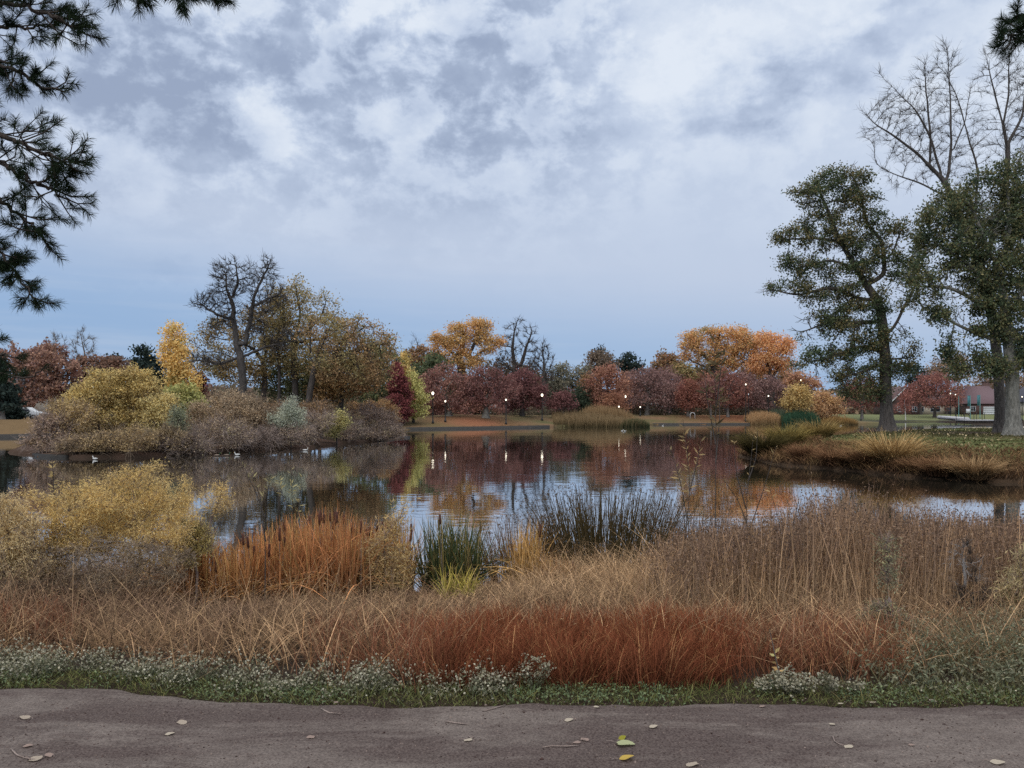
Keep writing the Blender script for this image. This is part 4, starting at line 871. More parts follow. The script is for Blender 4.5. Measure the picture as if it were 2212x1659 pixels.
def house(label, xc, D, w, d, hw, hr, wallm, roofm, windows=(), doors=(), garage=None, chimney=None, name='house', gable=False, flat=False, z0=None):
    z0 = gz(xc, D) if z0 is None else z0
    root = tag(empty(name, (xc, D, z0)), label, 'building', 'buildings beyond the pond')
    MB().box((0, 0, hw / 2), (w, d, hw)).build('wall', wallm, root)
    if flat:
        rf = MB().box((0, 0, hw + 0.16), (w + 0.7, d + 0.7, 0.3)).build('roof', roofm, root)
    elif gable:   # ridge runs away from the pond, gable end faces it
        o = 0.5
        v = [(-w / 2 - o, -d / 2 - o, hw - 0.3), (0, -d / 2 - o, hw + hr), (w / 2 + o, -d / 2 - o, hw - 0.3), (-w / 2 - o, d / 2 + o, hw - 0.3), (0, d / 2 + o, hw + hr), (w / 2 + o, d / 2 + o, hw - 0.3)]
        v += [(a, c, e + 0.22) for a, c, e in v]
        rf = mesh('roof', v, [(0, 1, 4, 3), (1, 2, 5, 4), (6, 9, 10, 7), (7, 10, 11, 8), (0, 6, 7, 1), (1, 7, 8, 2), (3, 4, 10, 9), (4, 5, 11, 10), (0, 3, 9, 6), (2, 8, 11, 5)], None, roofm, parent=root)
        gv = [(-w / 2, -d / 2 - 0.01, hw), (w / 2, -d / 2 - 0.01, hw), (0, -d / 2 - 0.01, hw + hr * 0.96), (-w / 2, -d / 2 + 0.2, hw), (w / 2, -d / 2 + 0.2, hw), (0, -d / 2 + 0.2, hw + hr * 0.96)]
        mesh('gable', gv, [(0, 3, 5, 2), (1, 2, 5, 4), (0, 1, 4, 3)], [(0, 2, 1), (3, 4, 5)], roofm, parent=root)
        for s in (-1, 1):
            a = np.array([s * (w / 2 + o), -d / 2 - o - 0.06, hw - 0.15]); c = np.array([0, -d / 2 - o - 0.06, hw + hr + 0.12])
            MB().tube([a, c], 0.16, 4).build('barge_board', WHITE, root)
    else:         # hipped gable: ridge parallel to the shore
        o = 0.6; rr = max(w / 2 - d * 0.35, w * 0.3)
        v = [(-w / 2 - o, -d / 2 - o, hw - 0.1), (w / 2 + o, -d / 2 - o, hw - 0.1), (w / 2 + o, d / 2 + o, hw - 0.1), (-w / 2 - o, d / 2 + o, hw - 0.1), (-rr, 0, hw + hr), (rr, 0, hw + hr),
             (-w / 2 - o, -d / 2 - o, hw + .1), (w / 2 + o, -d / 2 - o, hw + .1), (w / 2 + o, d / 2 + o, hw + .1), (-w / 2 - o, d / 2 + o, hw + .1)]
        rf = mesh('roof', v, [(0, 3, 2, 1), (0, 1, 7, 6), (1, 2, 8, 7), (2, 3, 9, 8), (3, 0, 6, 9), (6, 7, 5, 4), (8, 9, 4, 5)], [(7, 8, 5), (9, 6, 4)], roofm, parent=root)
    if chimney:
        cx_, ch = chimney
        mb = MB().box((cx_, d * 0.1, hw + hr * 0.5 + ch / 2), (1.7, 1.0, hr + ch)).box((cx_, d * 0.1, hw + hr + ch + 0.08), (1.95, 1.25, 0.16))
        mb.build('chimney', BRICK, rf)
    for (wx, wz, ww, wh) in windows:
        f = MB()
        y = -d / 2 - 0.04
        for s in (-1, 1): f.box((wx + s * (ww / 2 + 0.05), y, wz), (0.1, 0.08, wh + 0.2))
        f.box((wx, y, wz + wh / 2 + 0.05), (ww, 0.08, 0.1)).box((wx, y - 0.02, wz - wh / 2 - 0.05), (ww, 0.12, 0.1)).box((wx, y, wz), (0.06, 0.06, wh))
        fo = f.build('window', WHITE, root)
        MB().box((wx, -d / 2 - 0.015, wz), (ww, 0.03, wh)).build('pane', GLASS, fo)
    for (wx, ww, wh) in doors:
        dm = MB().box((wx, -d / 2 - 0.05, wh / 2), (ww, 0.1, wh)).build('door', ROOFD, root)
        MB().ball((wx + ww * 0.38, -d / 2 - 0.13, wh * 0.48), 0.06, 6, 4).build('handle', GREYM, dm)
    if garage:
        gx_, gw_, gh_ = garage
        g = MB()
        for k in range(4): g.box((gx_, -d / 2 - 0.05, gh_ * (k + 0.5) / 4), (gw_, 0.1, gh_ / 4 - 0.04))
        g.box((gx_, -d / 2 - 0.02, gh_ / 2), (gw_, 0.04, gh_))
        g.build('garage_door', WHITE, root)
    return root
fx = lambda px, D: (px - CX) / FP * D
house('low dark brown brick building behind the row of maples', fx(1500, 172), 172, 27, 10, 3.6, 0, BRICKD, ROOFD, windows=[(-9, 1.7, 2.2, 1.2), (-4.5, 1.7, 2.2, 1.2), (0.5, 1.7, 2.2, 1.2), (9.5, 1.7, 2.2, 1.2)], doors=[(5.5, 1.3, 2.2)], flat=True, name='brick_building')
house('small red brick building glimpsed between the two mound maples', fx(1045, 150), 150, 10, 7, 2.6, 0, BRICK, ROOFR, windows=[(0.9, 1.2, 2.6, 1.3)], doors=[(-2.6, 1.1, 2.1)], flat=True, name='brick_building')
house('house with long mauve roof, brick chimney and white garage door', fx(2112, 226), 226, 10.5, 9, 3.0, 5.0, BRICK, ROOFP, windows=[(-3.9, 1.6, 1.2, 1.2)], garage=(1.1, 4.4, 2.2), chimney=(2.9, 1.2))
house('house with steep red gable and white barge boards by the big trunk', fx(1938, 222), 222, 8.5, 10, 3.0, 4.4, BRICK, ROOFR, windows=[(-1.6, 1.5, 1.4, 1.3), (2.3, 1.5, 1.1, 1.3)], gable=True)
house('long low house with red-brown roof behind the salmon maple', fx(2010, 232), 232, 16, 9, 2.8, 3.0, CREAM, ROOFR, windows=[(-5, 1.5, 1.4, 1.3), (-1.0, 1.5, 2.6, 1.4), (5.6, 1.5, 1.2, 1.3)], doors=[(3, 1.0, 2.1)])
house('cream house with charcoal roof at the far right edge', fx(2240, 200), 200, 10.5, 9, 3.2, 4.0, CREAM, ROOFD, windows=[(-3.4, 1.6, 1.4, 1.3), (2, 1.6, 1.4, 1.3)])
house('pale house glimpsed between grey stems at the far left', fx(-8, 122), 122, 11, 8, 3.6, 2.4, CREAM, ROOFD, windows=[(3.6, 1.7, 1.0, 1.4), (1.2, 1.7, 1.0, 1.4), (-3, 1.7, 1.4, 1.4)])
house('grey house behind the olive trees left of the brick building', fx(1300, 190), 190, 11, 8, 3.2, 2.6, CREAM, ROOFD, windows=[(-3, 1.6, 1.4, 1.3), (2.6, 1.6, 1.4, 1.3)], doors=[(0, 1.0, 2.1)])

def car(label, xc, D, paint, rz=0.0):
    root = tag(empty('parked_car', (xc, D, gz(xc, D))), label, 'car', 'cars parked beyond the left bank')
    root.rotation_euler = (0, 0, rz)
    prof = [(-2.15, 0.35), (-2.2, 0.75), (-1.95, 0.92), (-1.25, 0.98), (-0.7, 1.40), (0.65, 1.43), (1.25, 1.0), (2.0, 0.88), (2.2, 0.68), (2.2, 0.35)]
    v = []
    for s, yy in ((-1, 0.82), (1, 0.82)):
        for x, z in prof: v.append((x, s * (yy - (0.16 if z > 1.1 else 0)), z))
    n = len(prof)
    q = [(i, i + 1, n + i + 1, n + i) for i in range(n - 1)] + [(n - 1, 0, n, 2 * n - 1)]
    t = []
    for a in range(1, n - 1): t += [(0, a + 1, a), (n, n + a, n + a + 1)]
    mesh('body', v, q, t, paint, parent=root)
    for s in (-1, 1):
        MB().add([(-1.1, s * 0.79, 1.0), (1.1, s * 0.79, 1.02), (0.6, s * 0.70, 1.36), (-0.65, s * 0.70, 1.34), (-1.1, s * 0.82, 1.0), (1.1, s * 0.82, 1.02), (0.6, s * 0.73, 1.36), (-0.65, s * 0.73, 1.34)], [(0, 1, 2, 3), (4, 7, 6, 5), (0, 4, 5, 1), (1, 5, 6, 2), (2, 6, 7, 3), (3, 7, 4, 0)]).build('window', GLASS, root)
        for x in (-1.35, 1.35):
            w = MB().tube([(x, s * 0.66, 0.32), (x, s * 0.86, 0.32)], 0.32, 14).build('wheel', DARKMET, root)
            MB().tube([(x, s * 0.855, 0.32), (x, s * 0.875, 0.32)], 0.18, 10).build('rim', GREYM, w)
car('white car parked beyond the left bank, near the thicket', fx(50, 88), 88, WHITE, 0.15)
car('dark red car parked beside the grey stems at the far left', fx(4, 87), 87, plain('maroon_paint', (0.10, 0.018, 0.022), 0.3), 0.05)

# ------------------------------------------------------------------ retaining kerbs along the water
DARKST = plain('dark_stone', (0.022, 0.020, 0.018), 0.8, var=0.4)  # stone toned much darker than the concrete of the other kerbs
def kerb(label, pts, w=0.35, zt=0.30, mat=None):
    P = np.array(pts, float); d = np.gradient(P, axis=0); nrm = np.c_[-d[:, 1], d[:, 0]] / np.linalg.norm(d, axis=1)[:, None]
    n = len(P); v = []
    for s, z in ((0, -0.6), (0, zt), (1, zt), (1, -0.6)):
        v += [tuple(p + q * w * s) + (z,) for p, q in zip(P, nrm)]
    q = []
    for k in range(3):
        for i in range(n - 1): q.append((k * n + i, k * n + i + 1, (k + 1) * n + i + 1, (k + 1) * n + i))
    q += [(0, n, 2 * n, 3 * n), (n - 1, 4 * n - 1, 3 * n - 1, 2 * n - 1)]
    o = mesh('retaining_wall', v, q, None, mat or CONC); tag(o, label, 'retaining wall', 'low walls along the water')
kerb('low concrete kerb under the leafy mound', [(-13.5, 102.8), (-6, 107.6), (0, 112.4), (5.5, 117.0)])
kerb('long concrete kerb along the bank below the brick building', [(23, 136.5), (25, 137.9), (40, 139.6), (52, 140.9)], zt=0.28)
kerb('concrete kerb along the far right lawn', [(72.6, 171.8), (90, 173.6), (110, 176.0), (160, 178.8)], zt=0.30)
kerb('short concrete ledge at the left tip of the island', [(-26.2, 43.9), (-25.3, 43.0), (-23.4, 42.05)], w=0.22, zt=0.15, mat=DARKST)
kerb('low concrete edge of the far left bank', [(-75, 67.8), (-60, 70.4), (-47, 72.9), (-38.2, 79.6)], zt=0.3)
kerb('broken concrete ledge at the right edge below the lawn', [(17.6, 27.15), (20, 27.0), (30, 24.3), (40, 21.8)], w=0.5, zt=0.30)
kerb('thin ledge at the right tip of the island', [(-10.8, 66), (-9.9, 69.5), (-9.2, 72.5)], w=0.4, zt=0.15, mat=DARKST)

# ------------------------------------------------------------------ lamps
LIT = glow('lit_lamp_globe', (1.0, 0.88, 0.70), 3.0)
DIM = plain('frosted_glass', (0.7, 0.72, 0.75), 0.3)
LAMPS = [(935, 849, 109, 'lit lamp in front of the left mound maple', 1), (962, 865, 111, 'smaller lit lamp farther off among the left maples', 1), (1093, 862, 113.5, 'lit lamp under the wide dusky maple crown', 1),
         (1171, 853, 122, 'tallest-looking lit lamp alone at the right of the burgundy maple', 1), (1351, 856, 141, 'lit lamp left of the twin grey maple trunks', 1), (1337, 877, 130.5, 'faint low lit lamp at the foot of the rust maple', 1),
         (1383, 878, 145, 'faint lit lamp by the twin grey trunks', 1), (1611, 829, 142, 'high lit lamp showing above the coppery maple', 1), (1617, 851, 143, 'unlit white-capped lamp right of the coppery maple', 0),
         (1660, 854, 142.3, 'lit lamp inside the dim mauve maple', 1), (1730, 820, 156, 'lit lamp above the yellow bank bush', 1), (1860, 852, 174, 'lit lamp left of the big right-hand trunk', 1),
         (2053, 849, 181, 'left one of the close pair of lit lamps on the far lawn', 1), (2064, 851, 183, 'right one of the close pair of lit lamps on the far lawn', 1), (2208, 856, 170, 'lit lamp at the very right edge by the cream house', 1), (792, 864, 116, 'lit lamp peeping over the right end of the island', 1)]
def lamp_parts(h):
    pole = MB().lathe((0, 0, 0), [(0.16, 0), (0.17, 0.25), (0.10, 0.35), (0.075, 0.8), (0.06, h - 0.35), (0.11, h - 0.30), (0.05, h - 0.24)], 8)
    return pole
for (px, py, D, lab, lit) in LAMPS:
    X = fx(px, D); z0 = gz(X, D) - 0.02; zt = EYE + (HY - py) / FP * D
    h = zt - z0
    root = tag(empty('street_lamp', (X, D, z0)), lab, 'street lamp', 'acorn lamps round the pond')
    g = 0.82 if px in (1171, 1351, 935) else 0.52
    lamp_parts(h).build('pole', DARKMET, root)
    MB().lathe((0, 0, 0), [(0.10 * g, h - 0.24), (0.19 * g, h - 0.24 + 0.16 * g), (0.21 * g, h - 0.24 + 0.30 * g), (0.15 * g, h - 0.24 + 0.46 * g), (0.07 * g, h - 0.24 + 0.54 * g)], 10).build('globe', LIT if lit else DIM, root, True)
    MB().lathe((0, 0, 0), [(0.13 * g, h - 0.24 + 0.49 * g), (0.11 * g, h - 0.24 + 0.55 * g), (0.03 * g, h - 0.24 + 0.64 * g), (0.01, h - 0.24 + 0.72 * g)], 8).build('cap', WHITE if not lit else DARKMET, root)

# ------------------------------------------------------------------ dock, poles, rack on the far lawn
dz0 = 0.55
X0, X1, DD = fx(2079, 150), fx(2150, 150), 150
root = tag(empty('floating_dock', ((X0 + X1) / 2, DD, 0)), 'pale floating dock with thin dark posts by the far right lawn', 'dock')
Wd = X1 - X0
MB().box((0, 0, 0.62), (Wd, 5.0, 0.18)).build('deck', plain('pale_boards', (0.42, 0.42, 0.44), 0.8, var=0.15, scale=9), root)
MB().box((0, 0, 0.38), (Wd - 0.2, 4.7, 0.30)).build('float_frame', BARK, root)
for k, s in enumerate((-2.95, -2.3, -1.4, -0.8, 0.9, 1.7, 2.4, 2.9)):
    MB().lathe((s, -2.4 if k % 2 else 2.3, 0), [(0.05, -0.9), (0.05, 2.0), (0.03, 2.05)], 6).build('post', DARKMET, root)
MB().tube([(-0.6, 2.4, 0.75), (2.0, 18.0, 1.0)], 0.4, 4).build('gangway', plain('pale_ramp', (0.42, 0.42, 0.44), 0.8), root)
def pole(label, px, D, ptop, pbot, banner=False, sign=False):
    X = fx(px, D); z0 = gz(X, D) - 0.02; h = EYE + (HY - ptop) / FP * D - z0
    root = tag(empty('banner_pole', (X, D, z0)), label, 'pole', 'teal poles on the far lawn')
    MB().lathe((0, 0, 0), [(0.16, 0), (0.09, 0.15), (0.08, h - 0.05), (0.03, h)], 8).build('pole', TEAL, root)
    if banner: MB().box((-0.38, 0, h - 1.25), (0.55, 0.04, 2.3)).box((-0.34, 0, h - 0.08), (0.7, 0.05, 0.05)).box((-0.34, 0, h - 2.42), (0.7, 0.05, 0.05)).build('banner', plain('teal_cloth', lin(70, 120, 128), 0.8), root)
    if sign: MB().box((-0.55, -0.12, 1.75), (0.95, 0.04, 0.95)).build('sign_board', WHITE, root)
pole('plain teal pole, leftmost of the three beside the dark timber frame', 2071, 182, 856, 892)
pole('teal pole with banner and a white board low on it', 2096, 183, 854, 896, True, True)
pole('teal pole with a banner and no board', 2117, 184, 853, 891, True)
X = fx(2079, 188); root = tag(empty('timber_frame', (X, 188, gz(X, 188))), 'dark slanted timber climbing frame right of the plain teal pole', 'climbing frame')
m = MB()
for s in (-0.6, 0.6): m.tube([(s - 0.9, 0, 0), (s - 0.9, 0, 3.1)], 0.09, 5).tube([(s + 1.2, 0, 0), (s - 0.7, 0, 3.0)], 0.08, 5)
m.build('posts', BARK, root)
m = MB()
for k in range(5): m.tube([(-1.4 + 0.36 * k, -0.1, 2.6 - 0.55 * k), (0.5 + 0.3 * k, -0.1, 2.6 - 0.55 * k)], 0.06, 5)
m.build('rungs', BARK, root)
X = fx(1496, 144); root = tag(empty('hoop_rack', (X, 144, gz(X, 144))), 'pale metal hoop standing on the grass by the neat rust-orange maple', 'hoop')
MB().tube([(-0.42, 0, -0.1), (-0.42, 0, 0.75), (-0.3, 0, 0.98), (0, 0, 1.07), (0.3, 0, 0.98), (0.42, 0, 0.75), (0.42, 0, -0.1)], 0.07, 8).build('hoop', plain('pale_metal', (0.5, 0.5, 0.5), 0.4), root)

# ------------------------------------------------------------------ ducks
def duck(label, px, py, D, kind, rz):
    X = fx(px, D)
    root = tag(empty('duck', (X, D, 0.0)), label, 'duck', 'ducks on the pond')
    root.rotation_euler = (0, 0, rz); root.scale = (0.62, 0.62, 0.62)
    # one skin: rings along the body from tail to bill
    rings = [(-0.30, 0.10, 0.012), (-0.24, 0.09, 0.05), (-0.12, 0.075, 0.10), (0.02, 0.07, 0.115), (0.13, 0.085, 0.09), (0.18, 0.13, 0.055), (0.19, 0.20, 0.042), (0.205, 0.255, 0.052), (0.25, 0.265, 0.045), (0.285, 0.25, 0.02), (0.33, 0.245, 0.012)]
    k = 10; v = []; tints = []
    for i, (x, z, r_) in enumerate(rings):
        for j in range(k):
            th = 2 * math.pi * j / k
            tilt = 0.75 if 4 <= i <= 7 else 0.0
            v.append((x + math.sin(th) * r_ * -tilt * 0.6, math.cos(th) * r_ * (1.0 if i > 4 else 0.92), z + math.sin(th) * r_ * (1 - tilt * 0.35) * (0.8 if i < 5 else 1)))
            if kind == 'white': c = (0.62, 0.62, 0.6) if i < 9 else (0.5, 0.28, 0.05)
            elif kind == 'goose': c = (0.20, 0.165, 0.135) if i < 5 else (0.02, 0.02, 0.02)
            else: c = (0.24, 0.19, 0.15) if i < 5 else ((0.03, 0.09, 0.06) if i < 9 else (0.4, 0.32, 0.06))
            if kind == 'goose' and math.sin(th) < -0.2 and i < 5: c = (0.45, 0.42, 0.38)
            tints.append(c)
    q = [(i * k + j, i * k + (j + 1) % k, (i + 1) * k + (j + 1) % k, (i + 1) * k + j) for i in range(len(rings) - 1) for j in range(k)]
    n = len(rings)
    v += [(-0.33, 0, 0.115), (0.345, 0, 0.243)]; tints += [tints[0], tints[-1]]
    t = [(n * k, (j + 1) % k, j) for j in range(k)] + [(n * k + 1, (n - 1) * k + j, (n - 1) * k + (j + 1) % k) for j in range(k)]
    mesh('body', v, q, t, BLADE, np.array(tints), root, True)
    return root
duck('white duck on dark water near the island right half', 660, 975, 49.5, 'white', 0.3)
duck('pale duck afloat by the island ledge at left', 205, 993, 40.6, 'white', 2.8)
duck('brown duck near the island shore, left of a close trio', 470, 985, 43.8, 'mallard', 0.2)
duck('brown duck near the island shore, middle of a close trio', 491, 984.5, 44.0, 'mallard', 0.6)
duck('pale duck near the island shore, right of a close trio', 512, 983, 44.4, 'white', 3.0)
duck('white duck far out before the tan reed bed', 1344, 931, 96, 'white', 0.5)
duck('pale duck beside the white one before the tan reed bed', 1350, 931.5, 95, 'white', 2.6)
duck('white bird by the long kerb left end', 1396, 919, 131, 'white', 0.0)
duck('brown and white goose in the right-hand channel beyond the rushes', 1875, 924, 108, 'goose', 0.1)
duck('goose close left of the big trunk in the right-hand channel', 1899, 923, 110, 'goose', 3.0)
duck('pale duck swimming left in the right-hand channel', 1816, 917, 128, 'white', 3.1)
duck('lone pale duck by the long kerb right of the hoop', 1432, 919.5, 129, 'white', 0.2)

# ------------------------------------------------------------------ far background wood
rng = np.random.default_rng(77)
n = 60000
th = rng.uniform(-1.0, 1.0, n); D_ = rng.uniform(236, 300, n) 
X = th * D_
top = 7.5 + 2.6 * wav(X[:, None] * np.ones((1, 1)), 60, 5) + 1.6 * wav(X[:, None], 14, 6)
z = 1.0 + np.abs(top) * rng.uniform(0, 1, n) ** 0.7
Pt = np.c_[X, D_, z]
col = palette(rng, Pt, cl((104, 86, 70), (92, 86, 64), (112, 82, 66), (84, 84, 66), (120, 96, 66)), 25)
V, F, tc_ = leaves(rng, Pt, 1.3, col, 0.8)
wood = mesh('wood', V, F, None, LEAF, tc_)
tag(wood, 'low hazy brown and olive wood behind everything', 'wood', kind='stuff')

n = 20000
px_u = rng.uniform(870, 1720, n); D_ = rng.uniform(152, 182, n) + np.where(px_u < 1270, -12, 0)
X = (px_u - CX) / FP * D_
zg = height(np.c_[X, D_])
Pt = np.c_[X, D_, zg + (1.1 + 0.9 * wav(X[:, None], 7, 15) + 0.5 * wav(X[:, None], 2.5, 16)) * rng.uniform(0, 1, n) ** 0.8]
keep = Pt[:, 2] > zg + 0.1
Pt = Pt[keep]
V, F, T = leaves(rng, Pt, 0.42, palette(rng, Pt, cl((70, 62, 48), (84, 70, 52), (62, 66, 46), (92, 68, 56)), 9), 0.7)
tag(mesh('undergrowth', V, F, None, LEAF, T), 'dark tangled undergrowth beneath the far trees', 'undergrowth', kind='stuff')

# ------------------------------------------------------------------ blades: grasses, reeds, rushes
def blades(rng, P, h, lean, droop, w, cb, ct, segs=3, az=None, tipw=0.12, jit=0.14, azj=6.3):
    n = len(P)
    a = rng.uniform(0, 2 * math.pi, n) if az is None else az + rng.normal(size=n) * azj
    dirv = np.c_[np.cos(a), np.sin(a), np.zeros(n)]
    yaw = rng.uniform(0, 2 * math.pi, n)
    side = np.c_[np.cos(yaw), np.sin(yaw), np.zeros(n)]
    h = np.broadcast_to(h, n); lean = np.broadcast_to(lean, n); droop = np.broadcast_to(droop, n); w = np.broadcast_to(w, n)
    V, T = [], []
    cb = np.broadcast_to(cb, (n, 3)); ct = np.broadcast_to(ct, (n, 3))
    br = np.clip(np.exp(rng.normal(size=(n, 1)) * jit), 0.35, 1.65)
    w = w * np.clip(np.exp(rng.normal(size=n) * 0.35 - 0.05), 0.4, 1.55)
    for k in range(segs + 1):
        t = k / segs
        pos = P + dirv * (h * (lean * t + droop * t * t))[:, None]
        pos = pos.copy(); pos[:, 2] += h * (t * (1 - 0.35 * np.minimum(lean, 1.2) * 0.6) - droop * 0.55 * t ** 3)
        ww = (w * (1 - (1 - tipw) * t ** 1.6) * 0.5)[:, None]
        V += [pos - side * ww, pos + side * ww]
        c = (cb * (1 - t) + ct * t) * br
        T += [c, c]
    V = np.stack(V, 1).reshape(-1, 3); T = np.stack(T, 1).reshape(-1, 3)
    m = 2 * (segs + 1); i = np.arange(n)[:, None] * m
    F = np.concatenate([np.concatenate([i + 2 * k, i + 2 * k + 1, i + 2 * k + 3, i + 2 * k + 2], 1) for k in range(segs)])
    return V, F, T
def join(parts):
    V, F, T, o = [], [], [], 0
    for v, f, t in parts:
        V.append(v); F.append(f + o); T.append(t); o += len(v)
    return np.concatenate(V), np.concatenate(F), np.concatenate(T)
def scatter(rng, n, dens, x0, x1, y0, y1):
    """n random ground points in the box, kept where dens(x, y) says so"""
    out = []
    tot_ = 0
    while tot_ < n:
        p = np.c_[rng.uniform(x0, x1, 4 * n), rng.uniform(y0, y1, 4 * n)]
        p = p[rng.uniform(size=len(p)) < dens(p[:, 0], p[:, 1])]
        out.append(p); tot_ += len(p)
        if len(out) > 60: break
    p = np.concatenate(out)[:n]
    return np.c_[p, height(p) - 0.01]
def colx(x, y): return CX + x / y * FP     # photo column of a ground point, to lay plants out by eye
def bell(v, a, b, s=None):
    s = s or (b - a) * 0.15
    return sst(v, a - s, a + s) * (1 - sst(v, b - s, b + s))

# ---- reed beds on the far banks
def reeds(label, x0, x1, y0, y1, n, h, cb, ct, w=0.06, name='reed_bed', lean=0.2, droop=0.15, z=None):
    rng = np.random.default_rng(abs(hash(label)) % 9999 if False else len(label) * 31 + n)
    p = np.c_[rng.uniform(x0, x1, n), rng.uniform(y0, y1, n)]
    u = np.abs((p[:, 0] - (x0 + x1) / 2) / ((x1 - x0) / 2))
    p = np.c_[p, np.maximum(height(p), -0.05)]
    hh = h * rng.uniform(0.6, 1.15, n) * (1 - 0.45 * u ** 3)
    V, F, T = blades(rng, p, hh, lean * rng.uniform(0, 1, n), droop * rng.uniform(0, 1, n), w, cb, ct, 2)
    return tag(mesh(name, V, F, None, BLADE, T), label, 'reeds', 'reed beds on the far banks')
reeds('tan reed bed jutting into the pond left of the rust maple', fx(1195, 121), fx(1385, 124), 118.5, 127, 6500, 1.7, lin(90, 80, 58, 1.2), lin(142, 120, 90, 1.2))
reeds('taller straw-coloured reeds at the back of the tan bed', fx(1262, 128), fx(1372, 128), 126, 131, 3500, 2.6, lin(104, 88, 64, 1.2), lin(150, 124, 92, 1.2))
reeds('dark green sedge at the right end of the tan reed bed', fx(1335, 121), fx(1398, 121), 118.5, 122.5, 2200, 1.3, lin(48, 54, 40, 1.4), lin(82, 84, 58, 1.4))
reeds('tan reeds along the bank below the mauve maple', fx(1622, 139), fx(1700, 139), 138.5, 143.5, 4200, 1.9, lin(110, 92, 66, 1.5), lin(164, 132, 96, 1.5))
reeds('blue-green rushes beside the yellow bank bush', fx(1694, 137), fx(1768, 137), 136, 140, 4200, 2.6, lin(44, 66, 54, 1.5), lin(64, 90, 68, 1.5))
reeds('low grey-green sedge behind the tan bank reeds', fx(1650, 145), fx(1705, 145), 144, 147, 1800, 1.9, lin(64, 72, 62, 1.5), lin(90, 98, 80, 1.5))
reeds('ragged tan and dark reeds at the channel mouth', fx(1768, 138), fx(1838, 140), 136.5, 142, 3200, 1.5, lin(70, 62, 46, 1.5), lin(150, 118, 74, 1.5))

# ---- right bank: lawn, brown fringe and tussocks
rng = np.random.default_rng(5)
p = scatter(rng, 26000, lambda x, y: (sdist(np.c_[x, y], PEN) > 3.2) * np.exp(-(((x - 47) / 9.0) ** 4) - (((y - 72 - 0.2 * (x - 40)) / 4.6) ** 4)) * -0.98 + (sdist(np.c_[x, y], PEN) > 3.2), 12, 48, 24, 80)
t = 0.5 + 0.5 * wav(p[:, :2], 3.5, 8)[:, None]
V, F, T = blades(rng, p, 0.10 * rng.uniform(0.6, 1.4, len(p)), 0.5, 0.3, 0.055, np.array(lin(60, 62, 42, 1.2)), np.array(lin(92, 92, 60, 1.15)) * (1 - 0.4 * t) + np.array(lin(118, 98, 64, 1.2)) * 0.4 * t, 2)
tag(mesh('lawn_grass', V, F, None, BLADE, T), 'short green lawn on the right bank', 'grass', kind='stuff')
p = scatter(rng, 800, lambda x, y: (sdist(np.c_[x, y], PEN) > 2.5) * 1.0, 12, 48, 26, 66)
p[:, 2] += 0.09
V, F, T = leaves(rng, p, 0.12, palette(rng, p, cl((160, 140, 84), (176, 150, 100), (140, 112, 70)), 4), 0.7, up=4)
tag(mesh('fallen_leaves', V, F, None, LEAF, T), 'pale fallen leaves sprinkled on the right bank lawn', 'leaves', kind='stuff')
def fringe(x, y):
    s = sdist(np.c_[x, y], PEN)
    return bell(s, -0.05, 4.0, 0.5) * (y < 52)
p = scatter(rng, 21000, fringe, 11, 36, 22, 52)
t = np.clip(0.5 + 0.5 * wav(p[:, :2], 2.2, 9) + rng.normal(size=len(p)) * 0.2, 0, 1)[:, None]
s_ = sdist(p[:, :2], PEN)
V, F, T = blades(rng, p, (0.30 + 0.30 * bell(s_, 0.2, 2.2, 0.5)) * rng.uniform(0.6, 1.3, len(p)), rng.uniform(0.2, 1.0, len(p)), rng.uniform(0.1, 0.6, len(p)), 0.03,
                 np.array(lin(66, 52, 42, 1.1)), np.array(lin(118, 84, 62, 1.15)) * (1 - t) + np.array(lin(150, 122, 84, 1.2)) * t, 3)
tag(mesh('bank_grass', V, F, None, BLADE, T), 'russet grass flopping over the right bank edge', 'grass', kind='stuff')
def tussock(label, px, D, rad, h, n, cb, ct, w=0.03):
    rng = np.random.default_rng(int(px * 3))
    X = fx(px, D); z0 = gz(X, D) - 0.03
    r_ = rad * 0.35 * np.sqrt(rng.uniform(0, 1, n)); a = rng.uniform(0, 6.283, n)
    P = np.c_[r_ * np.cos(a), r_ * np.sin(a), np.zeros(n)]
    V, F, T = blades(rng, P, h * rng.uniform(0.6, 1.3, n), rng.uniform(0.05, 0.75, n), rng.uniform(0.1, 0.85, n), w, cb, ct, 4, az=a, azj=0.5)
    o = mesh('grass_tussock', V, F, None, BLADE, T); o.location = (X, D, z0)
    return tag(o, label, 'grass tussock', 'grass tussocks on the right bank')
tussock('dark olive tussock at the outermost tip of the right bank', 1648, 40.5, 1.5, 1.5, 1500, lin(36, 34, 24, 1.1), lin(92, 82, 50, 1.15))
tussock('yellow-green tussock just behind the dark tip tussock', 1700, 42.5, 1.4, 1.25, 1000, lin(60, 58, 36, 1.3), lin(146, 126, 74, 1.3))
tussock('pale buff tussock left of the big trunk', 1770, 44.5, 1.6, 1.1, 900, lin(86, 76, 48, 1.3), lin(156, 132, 86, 1.3))
tussock('bright straw tussock with long arching blades below the big trunk', 1925, 32.2, 1.3, 1.45, 1100, lin(92, 74, 50, 1.1), lin(186, 156, 108, 1.25), 0.035)
tussock('brown drooping tussock left of the bright straw one', 1868, 33.0, 1.3, 0.95, 1100, lin(76, 58, 44, 1.1), lin(150, 116, 84, 1.15))
tussock('russet low tussock near the dark tip', 1740, 36.5, 1.3, 0.75, 900, lin(72, 54, 42, 1.1), lin(132, 98, 72, 1.15))
tussock('brown tussock at the water between the tip and the straw one', 1805, 34.4, 1.3, 0.8, 900, lin(72, 54, 42, 1.1), lin(136, 102, 74, 1.15))
tussock('tan tussock beside the broken concrete ledge', 2105, 28.2, 1.2, 0.85, 1100, lin(92, 74, 56, 1.1), lin(172, 142, 104, 1.2))
